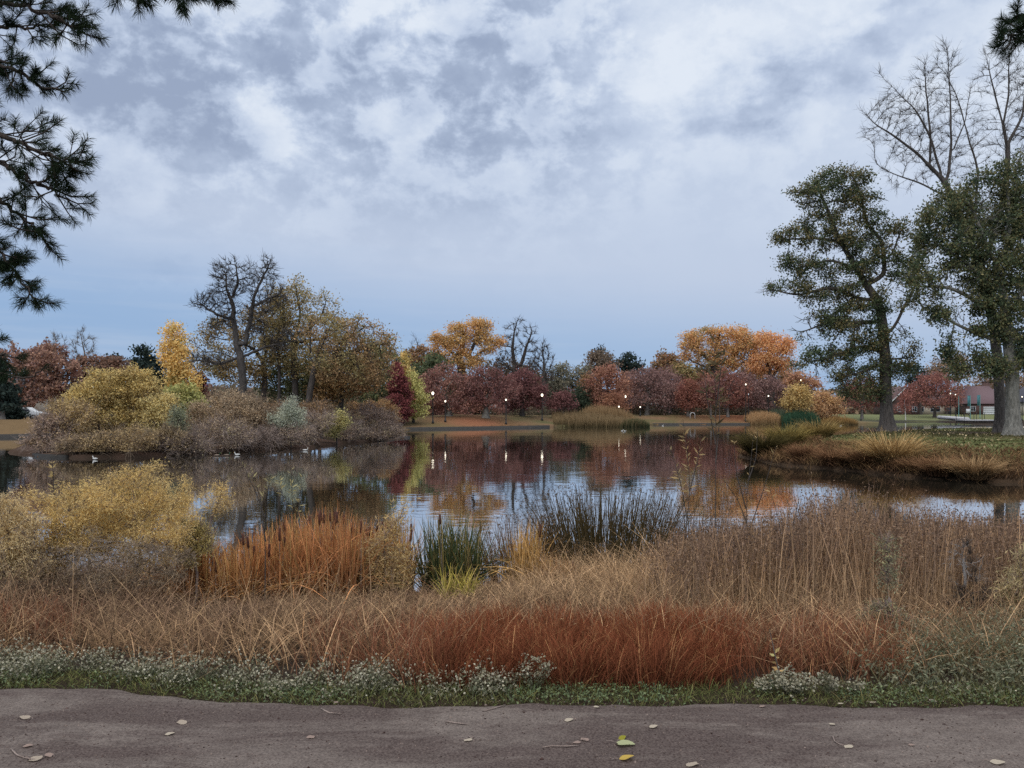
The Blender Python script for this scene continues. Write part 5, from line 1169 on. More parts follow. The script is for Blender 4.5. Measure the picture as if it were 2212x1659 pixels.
tussock('russet tussock left of the tan one by the ledge', 2030, 29.4, 1.3, 0.75, 1000, lin(78, 58, 46, 1.1), lin(144, 110, 80, 1.15))
tussock('low brown tussock in the middle of the bank edge', 1975, 30.6, 1.1, 0.6, 800, lin(76, 58, 46, 1.1), lin(142, 108, 78, 1.15))

# ================================================================== foreground bank
rng = np.random.default_rng(9)
def top_h(x, y, py):
    """how tall a plant on this spot is when its tip shows at row py"""
    P = np.c_[x, y]
    return EYE + (HY - py) / FP * y - height(P)
# ---- green turf along the path
p = scatter(rng, 15000, lambda x, y: bell(y - path_edge(x), 0.0, 0.33, 0.05), -4.6, 4.6, 4.25, 5.2)
t = rng.uniform(size=(len(p), 1))
V, F, T = blades(rng, p, rng.uniform(0.02, 0.07, len(p)) * (1 + 0.8 * (rng.uniform(size=len(p)) < 0.12)), rng.uniform(0.1, 0.9, len(p)), rng.uniform(0.1, 0.6, len(p)), 0.0045, lin(58, 66, 42, 1.2), np.array(lin(98, 112, 62, 1.3)) * t + np.array(lin(128, 116, 78, 1.3)) * (1 - t), 3)
# broad little weed leaves among the turf
q = scatter(rng, 5200, lambda x, y: bell(y - path_edge(x), 0.01, 0.28, 0.05) * (0.5 + 0.5 * np.sin(x * 3.1 + np.sin(x * 7))), -4.6, 4.6, 4.25, 5.1)
q[:, 2] += rng.uniform(0.01, 0.06, len(q))
turf = join([(V, F, T), leaves(rng, q, 0.018, palette(rng, q, cl((72, 90, 52), (92, 104, 60), (66, 82, 50)), 0.5), 0.5, up=2.0)])
tag(mesh('turf', turf[0], turf[1], None, BLADE, turf[2]), 'strip of green turf and weeds edging the dirt path', 'grass', kind='stuff')

# ---- white asters gone to seed
def asters(name, label, n, dens, box, hmin, hmax, fl=9, kind='stuff', cols=None, one_root=False):
    p = scatter(rng, n, dens, *box)
    h = rng.uniform(hmin, hmax, n) * (0.8 + 0.35 * wav(p[:, :2], 0.4, 33))
    a = rng.uniform(0, 6.283, n); ln = rng.uniform(0.05, 0.55, n)
    if one_root:        # every stem springs from one crown and leans outwards
        c = np.array([[0.5 * (box[0] + box[1]), 0.5 * (box[2] + box[3])]]); v = p[:, :2] - c
        a = np.arctan2(v[:, 1], v[:, 0]); ln = np.hypot(v[:, 0], v[:, 1]) / h
        p = np.c_[c + v * 0.03, height(c + v * 0.03) - 0.01]
    stem = blades(rng, p, h, ln, 0.15, 0.003, lin(70, 74, 54, 1.3), lin(104, 102, 78, 1.3), 2, az=a, azj=0.0)
    m = 6
    lp = np.repeat(p, m, 0); f = rng.uniform(0.15, 0.95, n * m)
    d = np.c_[np.cos(a), np.sin(a), np.zeros(n)]
    pos = lp + np.repeat(d * (ln * h)[:, None], m, 0) * f[:, None]; pos[:, 2] += np.repeat(h, m) * f
    jt = 0.4 if one_root else 1.0
    pos += rng.normal(size=pos.shape) * np.array([0.022, 0.022, 0.01]) * jt
    lv = leaves(rng, pos, 0.024, palette(rng, pos, cl((74, 82, 56), (92, 96, 66), (108, 106, 76), (66, 78, 54)), 0.4), 0.28)
    fp = np.repeat(p + d * (ln * h)[:, None] * 0.95, fl, 0); fp[:, 2] += np.repeat(h, fl) * 0.97
    fp += rng.normal(size=fp.shape) * np.array([0.032, 0.032, 0.022]) * jt * (1.2 if one_root else 1)
    fc = palette(rng, fp, [lin(168, 162, 140), lin(132, 126, 102), lin(192, 187, 168), lin(104, 100, 78)], 0.25, spread=1.2, jit=0.1)
    f1 = leaves(rng, fp, 0.0125, fc, 0.9, up=1.5)
    f2 = leaves(rng, fp + rng.normal(size=fp.shape) * 0.002, 0.0125, fc, 0.9, up=0.2)
    v = join([stem, lv, f1, f2])
    o = mesh(name, v[0], v[1], None, BLADE, v[2])
    return o
def ad(x, y):
    c = colx(x, y)
    depth = 4.62 + 0.25 * sst(-c, -900, -400) + 0.55 * sst(-c, -420, 20)
    patch = np.clip(0.35 + 1.0 * wav(np.c_[x, y], 0.45, 31), 0.03, 1)
    return (1 - sst(c, 1060, 1180)) * bell(y, path_edge(x) + 0.13, np.maximum(depth, path_edge(x) + 0.42), 0.10) * patch
tag(asters('white_asters', '', 1650, ad, (-4.2, 1.0, 4.4, 6.2), 0.05, 0.17, fl=5), 'drift of small white asters beside the path', 'flowers', kind='stuff')
def ad2(x, y):
    c = colx(x, y); return bell(c, 1650, 1840, 25) * bell(y, 4.44, 4.7, 0.05) * np.clip(0.4 + 0.9 * np.sin(c * 0.06), 0, 1)
def aplant(label, px, D, rad, n, h0, h1):
    # stems share one root crown
    X = fx(px, D)
    o = asters('aster_plant', label, n, lambda x, y: (np.hypot(x - X, (y - D) * 1.6) < rad) * 1.0, (X - rad, X + rad, D - rad, D + rad), h0, h1, fl=10, one_root=True)
    return tag(o, label, 'flower', 'aster plants at the path edge')
aplant('bushy white aster plant at the path edge, biggest of the row', 1712, 4.56, 0.12, 60, 0.06, 0.15)
aplant('small white aster clump left of the bushy one', 1655, 4.56, 0.06, 22, 0.07, 0.14)
aplant('small white aster clump right of the bushy one', 1788, 4.56, 0.055, 20, 0.08, 0.15)
aplant('smallest white aster sprig, rightmost at the path edge', 1846, 4.56, 0.035, 12, 0.08, 0.16)
aplant('leggy white aster standing in front of the red grass', 1155, 4.62, 0.10, 24, 0.16, 0.27)

# ---- red-brown bunch grass
def rd(x, y):
    c = colx(x, y)
    core = bell(c, 690, 1690, 110) * bell(y, 4.72, 6.5, 0.14)
    core2 = bell(c, 900, 1560, 60) * bell(y, 4.66, 6.3, 0.1)
    left = bell(c, -60, 160, 60) * bell(y, 6.0, 7.6, 0.3) * 0.5
    right = bell(c, 1650, 1960, 60) * bell(y, 4.85, 6.2, 0.2) * 0.7
    return np.clip(0.13 * core + 0.85 * core2 + left * 0.22 + right * 0.45, 0, 1)
p = scatter(rng, 34000, rd, -6, 4.5, 4.55, 7.8)
c_ = colx(p[:, 0], p[:, 1])
tuft = 0.85 + 0.25 * wav(p[:, :2], 0.45, 41)
hh = 0.33 * tuft * rng.uniform(0.5, 1.15, len(p))
red = np.clip(bell(c_, 940, 1640, 100) * 0.95 + 0.12 * wav(p[:, :2], 0.5, 42), 0, 1)[:, None]
az_ = np.arctan2(wav(p[:, :2], 0.7, 43), wav(p[:, :2], 0.7, 44))
ctip = np.array(lin(128, 82, 62, 1.35)) * (1 - red) + np.array(lin(132, 78, 54, 1.05)) * red
cbot = np.array(lin(104, 74, 56, 1.2)) * (1 - red) + np.array(lin(98, 58, 42, 0.95)) * red
straw = (rng.uniform(size=len(p)) < 0.10)[:, None]
ctip = np.where(straw, np.array(lin(176, 134, 92, 1.3)), ctip)
rg = blades(rng, p, hh, rng.uniform(0.02, 0.7, len(p)) ** 1.2, rng.uniform(0, 0.4, len(p)), 0.0042, cbot, ctip, 3, az=az_, azj=1.3, jit=0.36)
tag(mesh('red_grass', rg[0], rg[1], None, BLADE, rg[2]), 'rust-red bunch grass in the middle of the near bank', 'grass', kind='stuff')

# ---- mixed dry grass over the rest of the bank
def dd_(x, y):
    c = colx(x, y)
    d = bell(y, 4.95 + 0.5 * bell(c, 950, 1650, 80) + 0.45 * sst(-c, -500, 0), near_shore(x) - 0.4, 0.2)
    return np.clip(d * (0.75 + 0.45 * wav(np.c_[x, y], 0.8, 51)), 0.0, 1)
p = scatter(rng, 70000, dd_, -9.5, 9.5, 4.6, 12.0)
c_ = colx(p[:, 0], p[:, 1])
hh = (0.36 + 0.16 * sst(p[:, 1], 6.5, 9.5)) * (0.8 + 0.35 * wav(p[:, :2], 0.6, 52)) * rng.uniform(0.45, 1.25, len(p))
hh *= 1 + 0.5 * bell(c_, 1380, 1750, 80) * sst(p[:, 1], 7, 9)
lowf = 1 - 0.68 * (1 - sst(c_, 1060, 1220)) * sst(c_, 300, 420) * sst(p[:, 1], 6.9, 8.3)
hh *= lowf
t = np.clip(0.45 + 0.35 * wav(p[:, :2], 0.7, 53) + 0.35 * rng.normal(size=len(p)), 0, 1)[:, None]
pur = (bell(c_, -300, 620, 120) * bell(p[:, 1], 6.8, 11, 0.8))[:, None] * 0.7
tan = (bell(c_, 1060, 1760, 120) * sst(p[:, 1], 7.2, 8.5))[:, None] * 0.75
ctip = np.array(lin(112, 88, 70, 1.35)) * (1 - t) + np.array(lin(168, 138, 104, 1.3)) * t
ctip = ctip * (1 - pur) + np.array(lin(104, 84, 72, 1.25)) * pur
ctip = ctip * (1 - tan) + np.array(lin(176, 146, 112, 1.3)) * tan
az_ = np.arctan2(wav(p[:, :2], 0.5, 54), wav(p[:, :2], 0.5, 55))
dg = blades(rng, p, hh, rng.uniform(0.1, 1.2, len(p)), rng.uniform(0, 0.7, len(p)), 0.0062, ctip * 0.55, ctip * 1.25, 3, az=az_, azj=1.8, jit=0.45)  # darker roots and brighter tips: gap shade and highlights put into the colour
i3 = rng.choice(len(p), 9000); p3 = p[i3]
t3 = rng.uniform(size=(len(p3), 1))
st3 = blades(rng, p3, rng.uniform(0.3, 0.8, len(p3)) * lowf[i3], rng.uniform(0.0, 0.9, len(p3)), rng.uniform(0, 0.3, len(p3)), 0.0042, lin(112, 90, 72, 1.2), np.array(lin(186, 156, 118, 1.25)) * t3 + np.array(lin(96, 74, 62, 1.2)) * (1 - t3), 3, jit=0.3)
dg = join([dg, st3])
# fine curly seed heads give the upper layer its fuzz
iq = rng.choice(len(p), 26000); q = p[iq].copy(); q[:, 2] += rng.uniform(0.2, 0.48, len(q)) * lowf[iq]; q[:, :2] += rng.normal(size=(len(q), 2)) * 0.08
fz = leaves(rng, q, 0.034, palette(rng, q, [lin(128, 104, 82, 1.3), lin(104, 82, 68, 1.3), lin(166, 140, 106, 1.3)], 0.7), 0.12)
dg = join([dg, fz])
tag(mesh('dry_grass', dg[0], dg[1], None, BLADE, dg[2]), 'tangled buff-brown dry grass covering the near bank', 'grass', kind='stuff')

# ---- russet seed-head reeds on the right
def rr_(x, y):
    c = colx(x, y)
    d = bell(c, 1440, 2330, 60) * bell(y, 7.4, near_shore(x) + 0.5, 0.4)
    return d * np.clip(0.7 + 0.5 * wav(np.c_[x, y], 1.1, 61), 0.1, 1)
p = scatter(rng, 12500, rr_, 1.2, 9.5, 7.0, 13.0)
c_ = colx(p[:, 0], p[:, 1])
toprow = np.interp(c_, [1440, 1520, 1620, 1700, 1760, 1830, 1900, 2000, 2100, 2212, 2400], [1145, 1118, 1108, 1080, 1035, 1045, 1065, 1085, 1100, 1105, 1110])
hmax = np.clip(EYE + (HY - toprow) / FP * p[:, 1] - p[:, 2], 0.3, 2.0)
hh = hmax * (1 - 0.5 * rng.uniform(0, 1, len(p)) ** 1.3) * (0.92 + 0.16 * wav(p[:, :2], 0.5, 62)) * (1 + 0.14 * (rng.uniform(size=len(p)) < 0.05))
t = np.clip(0.5 + 0.4 * wav(p[:, :2], 1.0, 63) + 0.3 * rng.normal(size=len(p)), 0, 1)[:, None]
cb_ = np.array(lin(170, 144, 112, 1.35)) * t + np.array(lin(122, 104, 86, 1.3)) * (1 - t)
ct_ = np.array(lin(138, 110, 84, 1.35)) * t + np.array(lin(108, 88, 76, 1.25)) * (1 - t)
a_ = rng.uniform(0, 6.283, len(p)); ln = rng.uniform(0, 0.42, len(p)) ** 1.2
rs = blades(rng, p, hh, ln, 0.06, 0.008, cb_ * 1.12, ct_ * 1.12, 3, az=a_, azj=0.0, tipw=0.4, jit=0.42)
m = 5
f = rng.uniform(0.72, 1.0, len(p) * m)
d = np.c_[np.cos(a_), np.sin(a_), np.zeros(len(p))]
q = np.repeat(p, m, 0) + np.repeat(d * ((ln + 0.06) * hh)[:, None], m, 0) * f[:, None]; q[:, 2] += np.repeat(hh * (1 - 0.2 * ln), m) * f
q += rng.normal(size=q.shape) * np.array([0.018, 0.018, 0.012])
sh = leaves(rng, q, 0.030, palette(rng, q, [lin(108, 88, 76, 1.25), lin(132, 110, 90, 1.25), lin(90, 76, 68, 1.2)], 0.8), 0.45)
rs = join([rs, sh])
tag(mesh('russet_reeds', rs[0], rs[1], None, BLADE, rs[2]), 'tall russet reeds with small seed heads on the right of the near bank', 'reeds', kind='stuff')

# ---- green-grey weeds, lower right
def gw(x, y):
    c = colx(x, y); return sst(c, 1820, 2000) * bell(y, 4.5, 6.6, 0.15) * np.clip(0.8 + 0.4 * wav(np.c_[x, y], 0.7, 71), 0, 1)
p = scatter(rng, 6000, gw, 1.6, 4.8, 4.4, 6.8)
hh = rng.uniform(0.06, 0.27, len(p)) * (0.7 + 0.3 * sst(p[:, 1], 4.5, 5.2))
w1_ = blades(rng, p, hh, rng.uniform(0.1, 0.7, len(p)), 0.2, 0.0045, lin(62, 64, 46, 1.3), lin(112, 104, 76, 1.3), 3)
q = np.repeat(p, 3, 0); q[:, 2] += np.repeat(hh, 3) * rng.uniform(0.2, 1, len(q)); q[:, :2] += rng.normal(size=(len(q), 2)) * 0.05
w2_ = leaves(rng, q, 0.03, palette(rng, q, cl((78, 84, 58), (96, 98, 70), (110, 102, 72), (70, 78, 56)), 0.5), 0.3)
q2 = q[rng.choice(len(q), 1100)] + rng.normal(size=(1100, 3)) * 0.02
w3_ = leaves(rng, q2, 0.010, np.tile(lin(196, 188, 164), (len(q2), 1)), 0.9)
gwm = join([w1_, w2_, w3_])
tag(mesh('grey_green_weeds', gwm[0], gwm[1], None, BLADE, gwm[2]), 'grey-green weeds spilling to the path at the lower right', 'weeds', kind='stuff')

# ---- cattails
HEAD = plain('cattail_brown', lin(70, 40, 30, 1.2), 0.9, var=0.3, scale=20)
def cattails(label, px0, px1, D, dd, n, h, cb, ct, heads, toprow, w=0.016, lean=0.16, droop=0.22, group='cattail stands in the shallows'):
    r_ = np.random.default_rng(int(px0 + n))
    X0 = fx((px0 + px1) / 2, D); z0 = max(gz(X0, D), -0.1)
    root = tag(empty('cattail_stand', (X0, D, z0)), label, 'cattails', group)
    O = np.array([X0, D, z0])
    y = D + r_.uniform(-dd, dd, n); x = (r_.uniform(px0, px1, n) - CX) / FP * y
    # leaves rise in fans from each root
    fan = r_.integers(0, max(8, n // 7), n); cen = np.c_[(r_.uniform(px0, px1, n) - CX) / FP * D, D + r_.uniform(-dd, dd, n)]
    P = cen[fan] + r_.normal(size=(n, 2)) * 0.025
    P = np.c_[P, np.maximum(height(P), -0.15) - 0.02]
    cx_ = colx(P[:, 0], P[:, 1])
    tp = np.interp(cx_, [q_[0] for q_ in toprow], [q_[1] for q_ in toprow])
    hm = np.clip(EYE + (HY - tp) / FP * P[:, 1] - P[:, 2], 0.3, 2.2)
    hh = hm * r_.uniform(0.55, 1.06, n)
    cbv = np.array(cb) * np.exp(r_.normal(size=(n, 1)) * 0.25); ctv = np.array(ct) * np.exp(r_.normal(size=(n, 1)) * 0.28)
    st_ = (r_.uniform(size=(n, 1)) < 0.24) * r_.uniform(0.2, 1.0, (n, 1)); ctv = ctv * (1 - st_) + np.array(lin(196, 166, 106, 1.3)) * st_
    ol_ = (r_.uniform(size=(n, 1)) < 0.2) * 0.8; cbv = cbv * (1 - ol_) + np.array(lin(92, 78, 48, 1.2)) * ol_
    V, F, T = blades(r_, P - O, hh, lean * 1.5 * r_.uniform(0, 1, n) ** 1.4, droop * 2 * r_.uniform(0, 1, n) ** 2.5, w, cbv, ctv, 5)
    bent = r_.uniform(size=n // 4) 
    k = len(bent); pb = P[:k]
    v2 = blades(r_, pb - O, hh[:k] * 0.8, r_.uniform(0.2, 0.8, k), r_.uniform(0.4, 1.1, k), w, cbv[:k], ctv[:k] * 1.15, 6)
    V, F, T = join([(V, F, T), v2])
    mesh('leaves', V, F, None, BLADE, T, root)
    st = MB()
    hs = []
    for i in range(heads):
        j = r_.integers(0, n)
        b0 = P[j] - O; H = hm[j] * r_.uniform(0.82, 1.0)
        lx, ly = r_.normal() * 0.07, r_.normal() * 0.05
        tip = b0 + np.array([lx * H, ly * H, H])
        u = (tip - b0) / np.linalg.norm(tip - b0)
        st.tube([b0, b0 + (tip - b0) * 0.5 + np.array([lx * 0.05, 0, 0]), tip], [0.005, 0.004, 0.0025], 4, False)
        L = r_.uniform(0.11, 0.17); e = tip - u * r_.uniform(0.03, 0.09)
        hs.append((e, u, L))
    if heads:
        st.build('stalks', TWIG, root)
        for e, u, L in hs:
            MB().tube([e - u * L, e - u * L * 0.96, e - u * L * 0.5, e - u * L * 0.04, e], [0.006, 0.014, 0.015, 0.0135, 0.004], 7).build('seed_head', HEAD, root, True)
    return root
cattails('tall rusty cattails with many brown heads, biggest stand left of centre', 560, 820, 10.6, 1.1, 2600, 1.3, lin(130, 92, 64, 1.25), lin(170, 118, 78, 1.3), 42, [(560, 1135), (600, 1120), (680, 1095), (720, 1085), (760, 1110), (820, 1120)])
cattails('rusty ragged cattails at the foot of the yellow tamarisk', 365, 455, 9.8, 0.6, 620, 1.0, lin(128, 92, 62, 1.25), lin(168, 120, 78, 1.3), 6, [(360, 1180), (430, 1120), (460, 1150)])
cattails('short broken orange cattails between the tamarisk and the tall stand', 470, 575, 9.8, 0.6, 640, 0.8, lin(130, 94, 62, 1.25), lin(174, 126, 82, 1.3), 4, [(460, 1190), (520, 1150), (580, 1120)])
cattails('small rusty cattail group with dark heads behind the yellow willow bush', 815, 885, 11.2, 0.5, 360, 1.2, lin(130, 96, 62, 1.25), lin(172, 126, 78, 1.3), 11, [(810, 1110), (850, 1105), (890, 1115)])
cattails('deep green cattail clump with upright blades left of centre gap', 918, 1035, 11.0, 0.45, 620, 1.3, lin(46, 56, 38, 1.1), lin(80, 90, 60, 1.1), 3, [(905, 1110), (950, 1100), (1000, 1090), (1040, 1125)], w=0.017, lean=0.3, droop=0.12)
cattails('amber cattail leaves standing right of the green clump', 1108, 1165, 10.6, 0.4, 260, 1.1, lin(140, 112, 70, 1.2), lin(178, 140, 88, 1.25), 2, [(1100, 1130), (1150, 1120)])
cattails('scattered thin rusty cattail blades before the bulrushes', 1165, 1230, 10.2, 0.5, 160, 0.9, lin(126, 96, 68, 1.2), lin(164, 124, 86, 1.25), 1, [(1160, 1190), (1240, 1200)])

# ---- bulrushes: round dark stems with drooping flower clusters
def bulrush(label, px0, px1, D, dd, n, toprow, spread=0.35, cb=lin(56, 52, 34, 1.1), ct=lin(84, 72, 50, 1.1), fl=0.35, w=0.0085):
    r_ = np.random.default_rng(int(px0 * 7 + n))
    X0 = fx((px0 + px1) / 2, D); z0 = -0.05
    root = tag(empty('bulrush_clump', (X0, D, z0)), label, 'bulrushes', 'bulrush clumps at the water edge')
    O = np.array([X0, D, z0])
    u = r_.uniform(-1, 1, n)
    y = D + r_.uniform(-dd, dd, n); x = ((px0 + px1) / 2 + u * (px1 - px0) / 2 * 0.85 - CX) / FP * y
    P = np.c_[x, y]; P = np.c_[P, np.maximum(height(P), -0.12) - 0.02]
    cx_ = colx(x, y); tp = np.interp(cx_, [q_[0] for q_ in toprow], [q_[1] for q_ in toprow])
    hm = np.clip(EYE + (HY - tp) / FP * y - P[:, 2], 0.4, 2.2); hh = hm * (1 - 0.5 * r_.uniform(0, 1, n) ** 1.6)
    a = np.where(r_.uniform(size=n) < 0.7, np.where(u > 0, 0, math.pi), r_.uniform(0, 6.28, n)) + r_.normal(size=n) * 0.5
    ln = np.abs(u) * spread * r_.uniform(0.2, 1.2, n) + r_.uniform(0, 0.12, n); dr = r_.uniform(0, 0.25, n) * (r_.uniform(size=n) < 0.4)
    V, F, T = blades(r_, P - O, hh, ln, dr, w, np.array(cb), np.array(ct), 5, az=a, azj=0.0, tipw=0.3)
    mesh('stems', V, F, None, BLADE, T, root)
    k = np.where(r_.uniform(size=n) < fl)[0]
    d = np.c_[np.cos(a), np.sin(a), np.zeros(n)]
    tip = P + d * (hh * (ln + dr))[:, None]; tip[:, 2] += hh * (1 - 0.21 * np.minimum(ln, 1.2) - dr * 0.55)
    m = 5
    q = np.repeat(tip[k] - O, m, 0) + r_.normal(size=(len(k) * m, 3)) * np.array([0.022, 0.022, 0.016]); q[:, 2] -= 0.012
    V, F, T = leaves(r_, q, 0.028, palette(r_, q, [lin(84, 70, 58, 1.2), lin(112, 92, 72, 1.2)], 0.5), 0.45, hang=0.8)
    o = mesh('flower_heads', V, F, None, BLADE, T, root); o['kind'] = 'stuff'
    return root
bulrush('dark olive bulrush clump spraying up right of centre', 1170, 1440, 11.7, 0.8, 1150, [(1150, 1110), (1200, 1060), (1260, 1035), (1330, 1040), (1400, 1030), (1450, 1075)], 0.45, w=0.012)
bulrush('thin brown bulrushes between the amber leaves and the dark clump', 1050, 1190, 11.4, 0.6, 420, [(1040, 1130), (1100, 1105), (1150, 1090), (1200, 1100)], 0.3, lin(92, 72, 52, 1.3), lin(112, 88, 66, 1.3), 0.25)
bulrush('sparse bulrushes leaning right, between the dark clump and the russet reeds', 1430, 1560, 11.7, 0.8, 420, [(1420, 1080), (1480, 1070), (1540, 1060), (1570, 1090)], 0.3, lin(88, 74, 52, 1.3), lin(96, 78, 64, 1.3), 0.4)
bulrush('few thin stems standing in the gap right of the green cattails', 1030, 1075, 11.6, 0.5, 90, [(1030, 1170), (1080, 1130)], 0.4, lin(92, 76, 52, 1.3), lin(112, 92, 66, 1.3), 0.3)

# ---- feathery yellow shrubs on the left
FEA = [mute(lin(166, 140, 74, 2.15), 0.22), mute(lin(176, 148, 72, 2.15), 0.22), mute(lin(146, 124, 74, 2.15), 0.22), mute(lin(176, 152, 86, 2.15), 0.22)]
def feather(label, px, D, blobs, n, nl, cols=FEA, leaf=0.036, twigs=2600, aspect=0.18, name='tamarisk_shrub', sg=0.05, r=0.02, cat='shrub', trunk=None, sparse=1.0, stalk=TWIG, jit=0.3, group='feathery yellow shrubs on the near bank'):
    return tree(name, label, cat, px, D, blobs, cols, r, n, leaf, nl, stalk, trunk=trunk, step=0.07, kill=0.085, jit=jit, rtip=0.0022, k=3, sig=sg, hue=0.5, aspect=aspect, rise=0.18, bare_sub=twigs, group=group, flare=0, depth=0.7, hollow=0.8, hang=-0.5, sparse=sparse)
feather('tall feathery yellow tamarisk, peak of the left shrubs', 300, 9.0, [(300, 1080, 36, 40), (270, 1110, 50, 40), (340, 1070, 24, 34), (350, 1100, 40, 40), (300, 1150, 70, 40), (230, 1090, 34, 30), (360, 1150, 40, 30), (385, 1170, 30, 20), (250, 1180, 60, 30), (205, 1070, 9, 30), (330, 1040, 10, 36), (292, 1045, 11, 36), (330, 1190, 60, 40), (200, 1150, 50, 40), (385, 1085, 10, 44), (250, 1062, 12, 34), (315, 1040, 9, 40), (410, 1120, 14, 40), (352, 1026, 6, 34), (318, 1020, 5, 34), (268, 1030, 5, 34), (240, 1040, 5, 36), (398, 1060, 5, 40), (180, 1060, 5, 34), (275, 1045, 8, 30)], 1500, 30000)
feather('broad feathery yellow shrub sloping down to the left edge', 120, 8.6, [(200, 1090, 40, 30), (150, 1130, 50, 36), (100, 1160, 50, 40), (60, 1140, 40, 30), (40, 1190, 50, 40), (150, 1180, 50, 30), (150, 1085, 9, 30), (110, 1095, 6, 40), (60, 1085, 6, 40), (85, 1080, 4, 36), (135, 1070, 4, 36), (190, 1055, 8, 26), (20, 1140, 40, 34), (100, 1215, 60, 26)], 1300, 26000)
feather('dull straw shrub at the far left edge of the bank', 10, 8.2, [(20, 1100, 40, 34), (-20, 1150, 40, 40), (50, 1160, 40, 44), (0, 1210, 50, 34), (60, 1220, 50, 30)], 700, 15000, cl((198, 170, 104), (190, 162, 90), (170, 146, 98)))
feather('wispy yellow sprig leaning out over the water', 462, 9.6, [(470, 1055, 6, 24), (482, 1085, 8, 22), (458, 1095, 8, 22), (446, 1065, 4, 18), (490, 1070, 4, 16)], 200, 1500, trunk=[(455, 1160)], twigs=300)
feather('yellow feathery plume low beside the ragged cattails', 425, 9.2, [(420, 1150, 26, 24), (400, 1190, 26, 20), (440, 1175, 18, 16)], 300, 7500, cl((164, 142, 48), (150, 132, 50)))
feather('brown twiggy brush under the yellow shrubs', 190, 8.3, [(120, 1240, 90, 50), (230, 1225, 90, 56), (330, 1225, 70, 56), (40, 1255, 70, 40)], 1100, 9500, cl((128, 106, 84), (146, 122, 82), (112, 94, 82)), twigs=6000, name='brush', stalk=BTWIG)
feather('yellow-leaved willow bush in front of the small cattail group', 830, 10.0, [(845, 1150, 30, 34), (820, 1190, 40, 34), (860, 1210, 30, 40), (810, 1240, 40, 34), (870, 1110, 14, 26), (850, 1250, 36, 24)], 460, 4600, cl((170, 136, 54), (152, 122, 62), (176, 146, 66), (132, 106, 66)), leaf=0.06, aspect=0.17, twigs=900, name='willow_bush', sg=0.07)
cattails('yellow-green blade tuft at the foot of the green cattail clump', 955, 1020, 9.9, 0.3, 130, 0.6, lin(120, 116, 60, 1.3), lin(168, 152, 76, 1.3), 0, [(940, 1225), (985, 1205), (1030, 1235)], w=0.014, lean=0.5, droop=0.3)
feather('pale straw bush at the right edge of the bank', 2205, 7.0, [(2195, 1260, 26, 30), (2220, 1290, 40, 40), (2200, 1320, 30, 40), (2240, 1240, 30, 40)], 320, 3600, cl((150, 132, 78), (166, 146, 84), (126, 108, 74)), leaf=0.06, aspect=0.14, twigs=1200, name='willow_bush')
feather('grey-green weed mound with yellow flecks among the right-hand reeds', 1915, 6.4, [(1905, 1330, 50, 26), (1935, 1360, 40, 26), (1880, 1370, 40, 24), (1950, 1390, 30, 20)], 420, 4200, cl((104, 102, 72), (120, 114, 78), (138, 128, 70), (96, 94, 72)), leaf=0.03, aspect=0.3, twigs=2200, name='weed_mound')
feather('grey dead twig spray poking out of the russet reeds', 2085, 7.6, [(2085, 1225, 34, 40), (2070, 1190, 16, 20), (2110, 1240, 26, 26)], 120, 10, None, twigs=260, name='dead_twigs', stalk=plain('bleached_twigs', (0.34, 0.32, 0.31), 0.9))
feather('dark bare twiggy bush low in the right-hand reeds', 2100, 7.4, [(2110, 1300, 50, 40), (2060, 1320, 40, 30)], 420, 10, None, twigs=2600, name='dead_twigs', stalk=BARK)

# ---- willow wands: thin whips with narrow leaves
def wand(label, D, whips, cols, leaf=0.085, r=0.007, name='willow_sapling', stalk=BARK, asp=0.2, leafn=26):
    r_ = np.random.default_rng(len(label) * 13)
    base = whips[0][0][0]
    X = fx(base[0], D); z0 = gz(X, D) - 0.03
    root = tag(empty(name, (X, D, z0)), label, 'sapling', 'willow whips on the near bank')
    O = np.array([X, D, z0])
    st = MB(); Lp, Ld = [], []
    for pts, f0, nleaf in whips:
        W_ = [PX(a, c, D) - O for a, c in pts]
        if pts is whips[0][0]: W_[0] = np.array([0, 0, 0.0])
        yo = r_.normal() * 0.12
        W_ = np.array(W_); W_[:, 1] += np.linspace(0, yo, len(W_))
        tt = np.linspace(0, len(W_) - 1, 14); i = np.minimum(tt.astype(int), len(W_) - 2); f = (tt - i)[:, None]
        S = W_[i] * (1 - f) + W_[i + 1] * f
        S[1:-1] = 0.5 * S[1:-1] + 0.25 * S[:-2] + 0.25 * S[2:]
        st.tube(S, list(np.linspace(r, r * 0.25, len(S))), 5, False)
        u = r_.uniform(f0, 1, nleaf) * (len(S) - 1); i = np.minimum(u.astype(int), len(S) - 2); f = (u - i)[:, None]
        p_ = S[i] * (1 - f) + S[i + 1] * f
        dv = S[i + 1] - S[i]; dv /= np.linalg.norm(dv, axis=1)[:, None]
        q_ = r_.normal(size=p_.shape); q_ -= (q_ * dv).sum(1)[:, None] * dv; q_ /= np.linalg.norm(q_, axis=1)[:, None]
        Lp.append(p_); Ld.append(dv * r_.uniform(0.2, 0.9, (nleaf, 1)) + q_ * 0.7 - np.array([0, 0, 0.15]))
    st.build('stems', stalk, root)
    P_ = np.concatenate(Lp); U = np.concatenate(Ld); U /= np.linalg.norm(U, axis=1)[:, None]
    n = len(P_); s = leaf * r_.uniform(0.5, 1.2, n)[:, None]
    w_ = np.cross(U, r_.normal(size=(n, 3))); w_ /= np.linalg.norm(w_, axis=1)[:, None]
    V = np.stack([P_, P_ + U * s * 0.45 + w_ * s * asp * 0.5, P_ + U * s, P_ + U * s * 0.45 - w_ * s * asp * 0.5], 1).reshape(-1, 3)
    i = np.arange(n)[:, None] * 4
    col = palette(r_, P_, cols, 0.3)
    mesh('leaves', V, np.concatenate([i, i + 1, i + 2, i + 3], 1), None, LEAF, np.repeat(col, 4, 0), root)
